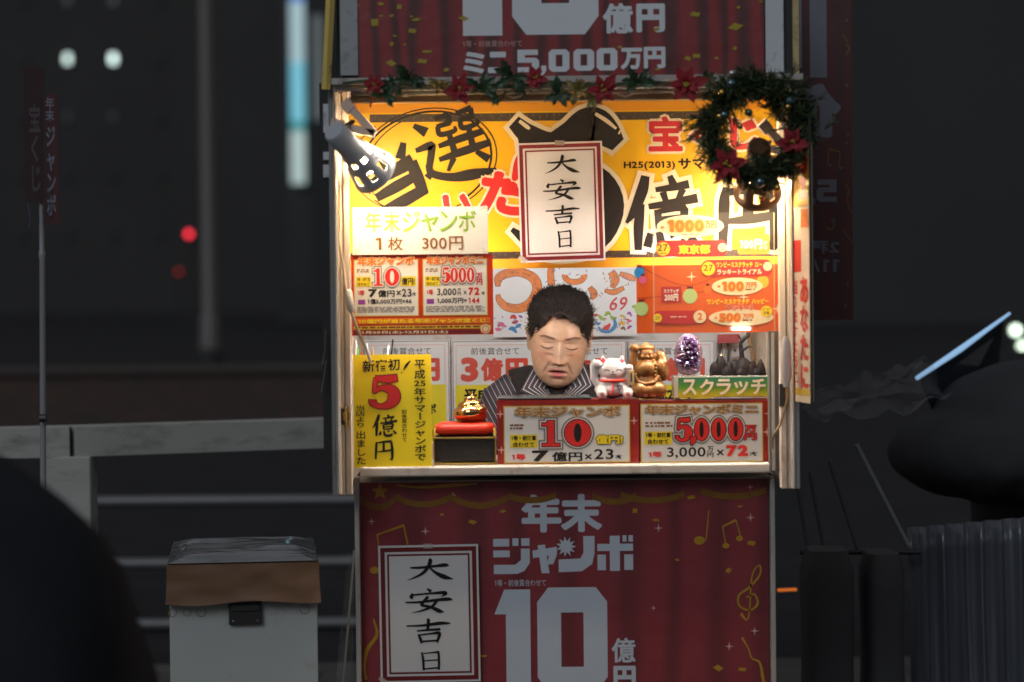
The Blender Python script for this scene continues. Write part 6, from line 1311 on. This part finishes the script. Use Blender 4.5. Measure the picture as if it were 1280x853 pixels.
# black goods behind: folded trolley with sloping legs, dark bags
GOOD = mat('black_bag', (.042, .042, .046), .7, var=.3, scale=8, bump=.2)
for (px0, px1, py, Y, lb) in ((1000, 1066, 686, .75, 'tall black bag standing next to the booth base at the right'), (1075, 1128, 690, .8, 'narrow black bag between the tall bag and the blue tarpaulin')):
    a, c = at(px0, py, Y), at(px1, py, Y); t = thing('bag', lb, 'bag', ((a.x+c.x)/2, Y, .035)); m_ = MB(); w, h = (c.x-a.x)/2, a.z-.035; vs = []; n = 28
    for j in range(13):
        v = j/12; s_ = 1-.10*v+.04*math.sin(v*9); z = h*v
        if j == 12: s_ *= .8
        for i in range(n):
            an = 6.283*i/n; f = lambda q: math.copysign(abs(q)**.5, q); vs.append((w*s_*f(math.cos(an))*(1+.05*noise.noise(Vector((i*.5, v*4, px0)))), .10*s_*f(math.sin(an)), z))
    m_.add(vs, [(j*n+i, j*n+(i+1) % n, (j+1)*n+(i+1) % n, (j+1)*n+i) for j in range(12) for i in range(n)]+[tuple(12*n+i for i in range(n))], GOOD); m_.build('bag_body', t, smooth=True)
t = thing('folding_frame', 'folded dark metal frame with sloping grey legs behind the bags at the right', 'folding frame', (at(1080, 700, .95).x, .95, .035)); T0 = Vector(t.location)
for q in (((1070, 556), (1122, 657)), ((1036, 575), (1066, 668)), ((1012, 590), (1028, 676)), ((996, 604), (1008, 676))):
    m_ = MB(); p0, p1 = at(*q[0], .95), at(*q[1], .95); d = (p1-p0); p2 = p1+d*.25; m_.tube([p0-T0, p2-T0], .0075 if q[0][0] == 1070 else .005, mat('frame_grey', (.24, .245, .26), .35, .4) if q[0][0] == 1070 else mat('frame_dark', (.10, .10, .105), .4, .4), n=10); m_.build('leg', t, smooth=True)
m_ = MB(); m_.tube([at(1000, 690, .95)-T0, at(1150, 690, .95)-T0], .008, DARKMET, n=10); m_.build('crossbar', t, smooth=True)
m_ = MB(); p = at(985, 737, 1.6); m_.tube([at(972, 738, 1.6), at(996, 737, 1.6)], .004, mat('glint_glow', (.8, .2, .02), .4, emit=(1, .22, .03), estr=.55), n=8); tag(m_.build('orange_glint'), 'thin orange glint made to glow low beside the booth base', 'light')  # orange glint made as a glowing bar, no lamp there

# far lights and buildings
def glow(name, rgb, s): return mat(name, tuple(c*.05 for c in rgb), .4, emit=rgb, estr=s)
def lampdot(label, cat, px, py, Y, r, M, h=True, name='street_light'):
    p = at(px, py, Y); t = thing(name, label, cat, (p.x, Y, 0)); m_ = MB(); m_.ell((0, -.12, p.z), (r, r, r), M, 14, 10); m_.build('lens', t, smooth=True)
    m_ = MB(); m_.box((0, .05, p.z), (r*3.4, .2, r*3.4), DARKMET); m_.build('housing', t, bevel=.02); m_ = MB(); m_.tube([(0, .08, 0), (0, .08, p.z)], .05, DARKMET, n=10); m_.build('post', t); return t
lampdot('red stop light glowing left of the booth across the street', 'signal', 237, 293, 45, .06, glow('red_glow', (1, .03, .06), 3.6), name='traffic_signal')
lampdot('very dim red light below the red stop light', 'signal', 224, 340, 60, .06, glow('dim_red', (1, .03, .03), .5), name='traffic_signal')
lampdot('pale round street light at the right edge, upper of two', 'street light', 1268, 413, 40, .075, glow('pale_glow', (.80, 1, .78), 5.5)); lampdot('pale round street light at the right edge, lower of two', 'street light', 1277, 433, 42, .075, glow('pale_glow', (.80, 1, .78), 5.5))
lampdot('small red light at the right edge below the pale street lights', 'signal', 1264, 484, 12, .018, glow('red_small', (1, .02, .03), 2.5), name='signal_lamp')
CON = mat('dark_concrete', (.041, .040, .039), .8, var=.25, scale=.15); CON2 = mat('dark_facade', (.041, .041, .041), .8, var=.2, scale=.1); GLS = mat('dark_window', (.039, .041, .041), .7)
def building(label, px0, px1, pytop, Y, dp, M, lit=(), cols=6, rows=7, wx=57, wy=73, ox=85, oy=74):
    a, c = at(px0, 360, Y), at(px1, 360, Y); top = at((px0+px1)/2, pytop, Y).z; t = thing('building', label, 'building', ((a.x+c.x)/2, Y+dp/2, 0)); k = kk(300, 200, Y); T0 = Vector(t.location)
    m_ = MB(); m_.box((0, 0, top/2), (c.x-a.x, dp, top), M); m_.build('facade', t)
    for i in range(cols):
        for j in range(rows):
            px, py = ox+(i-cols//3)*wx, oy+(j-2)*wy
            if not (px0+10 < px < px1-12) or py > 330: continue
            s_ = None
            for (lx, ly, ss) in lit:
                if abs(lx-px) < 12 and abs(ly-py) < 14: s_ = ss
            p = at(px, py, Y); m_ = MB(); w, h = (7*k, 11*k); m_.box((p.x-T0.x, -dp/2-.04, p.z), (w*1.25, .2, h*1.2), DARKMET); f = m_.build('window', t)
            m_ = MB(); m_.box((p.x-T0.x, -dp/2-.16, p.z), (w, .04, h), glow('window_glow_%.2f' % s_, (.78, 1, .93), s_) if s_ else GLS); m_.build('pane', f)
    return t
building('dark office block with a few lit windows at the upper left', -1500, 352, -340, 140, 25, CON, ((85, 74, 1.9), (142, 74, 2.6), (85, 0, .05), (142, 0, .06), (85, 147, .018), (142, 147, .024)))
building('dark tower behind the booth carrying the glowing blue sign', 350, 760, -420, 90, 20, CON2, cols=0)
building('unlit dark block filling the right side of the street', 740, 2900, -380, 70, 20, CON2, cols=0)
Ys = 84; k = kk(372, 100, Ys); q = at(372, 117, Ys); t = thing('neon_sign', 'tall vertical glowing white and cyan sign left of the booth', 'sign', (q.x, Ys, at(372, 232, Ys).z)); T0 = Vector(t.location)
m_ = MB(); m_.box((0, .6, 2.5), (1.0, .4, 12.5), DARKMET); m_.build('sign_box', t)
for y0, y1, col, s_ in ((-60, 2, (.05, .22, .8), .6), (2, 78, (.62, .86, .95), .56), (78, 152, (.26, .74, .92), .66), (152, 164, (.08, .5, .52), .45), (164, 230, (.70, .90, .88), .56)):
    p0, p1 = at(371+(y0/120), y0+.4, Ys), at(371+y1/120, y1-.4, Ys); m_ = MB(); m_.box(((p0.x+p1.x)/2-T0.x, 0, (p0.z+p1.z)/2-T0.z), (17*k, .35, p0.z-p1.z), glow('neon_%d' % y0, col, s_)); m_.build('light_panel', t)
m_ = MB(); p0, p1 = at(396, 20, Ys+2), at(396, 150, Ys+2); m_.box((p0.x-T0.x, 2, (p0.z+p1.z)/2-T0.z), (14*k, .3, p0.z-p1.z), glow('dim_panel', (.55, .65, .68), .16)); m_.build('side_panel', t)

# ------------------------------------------------------------------ link everything
for o in LINK: SC.collection.objects.link(o)
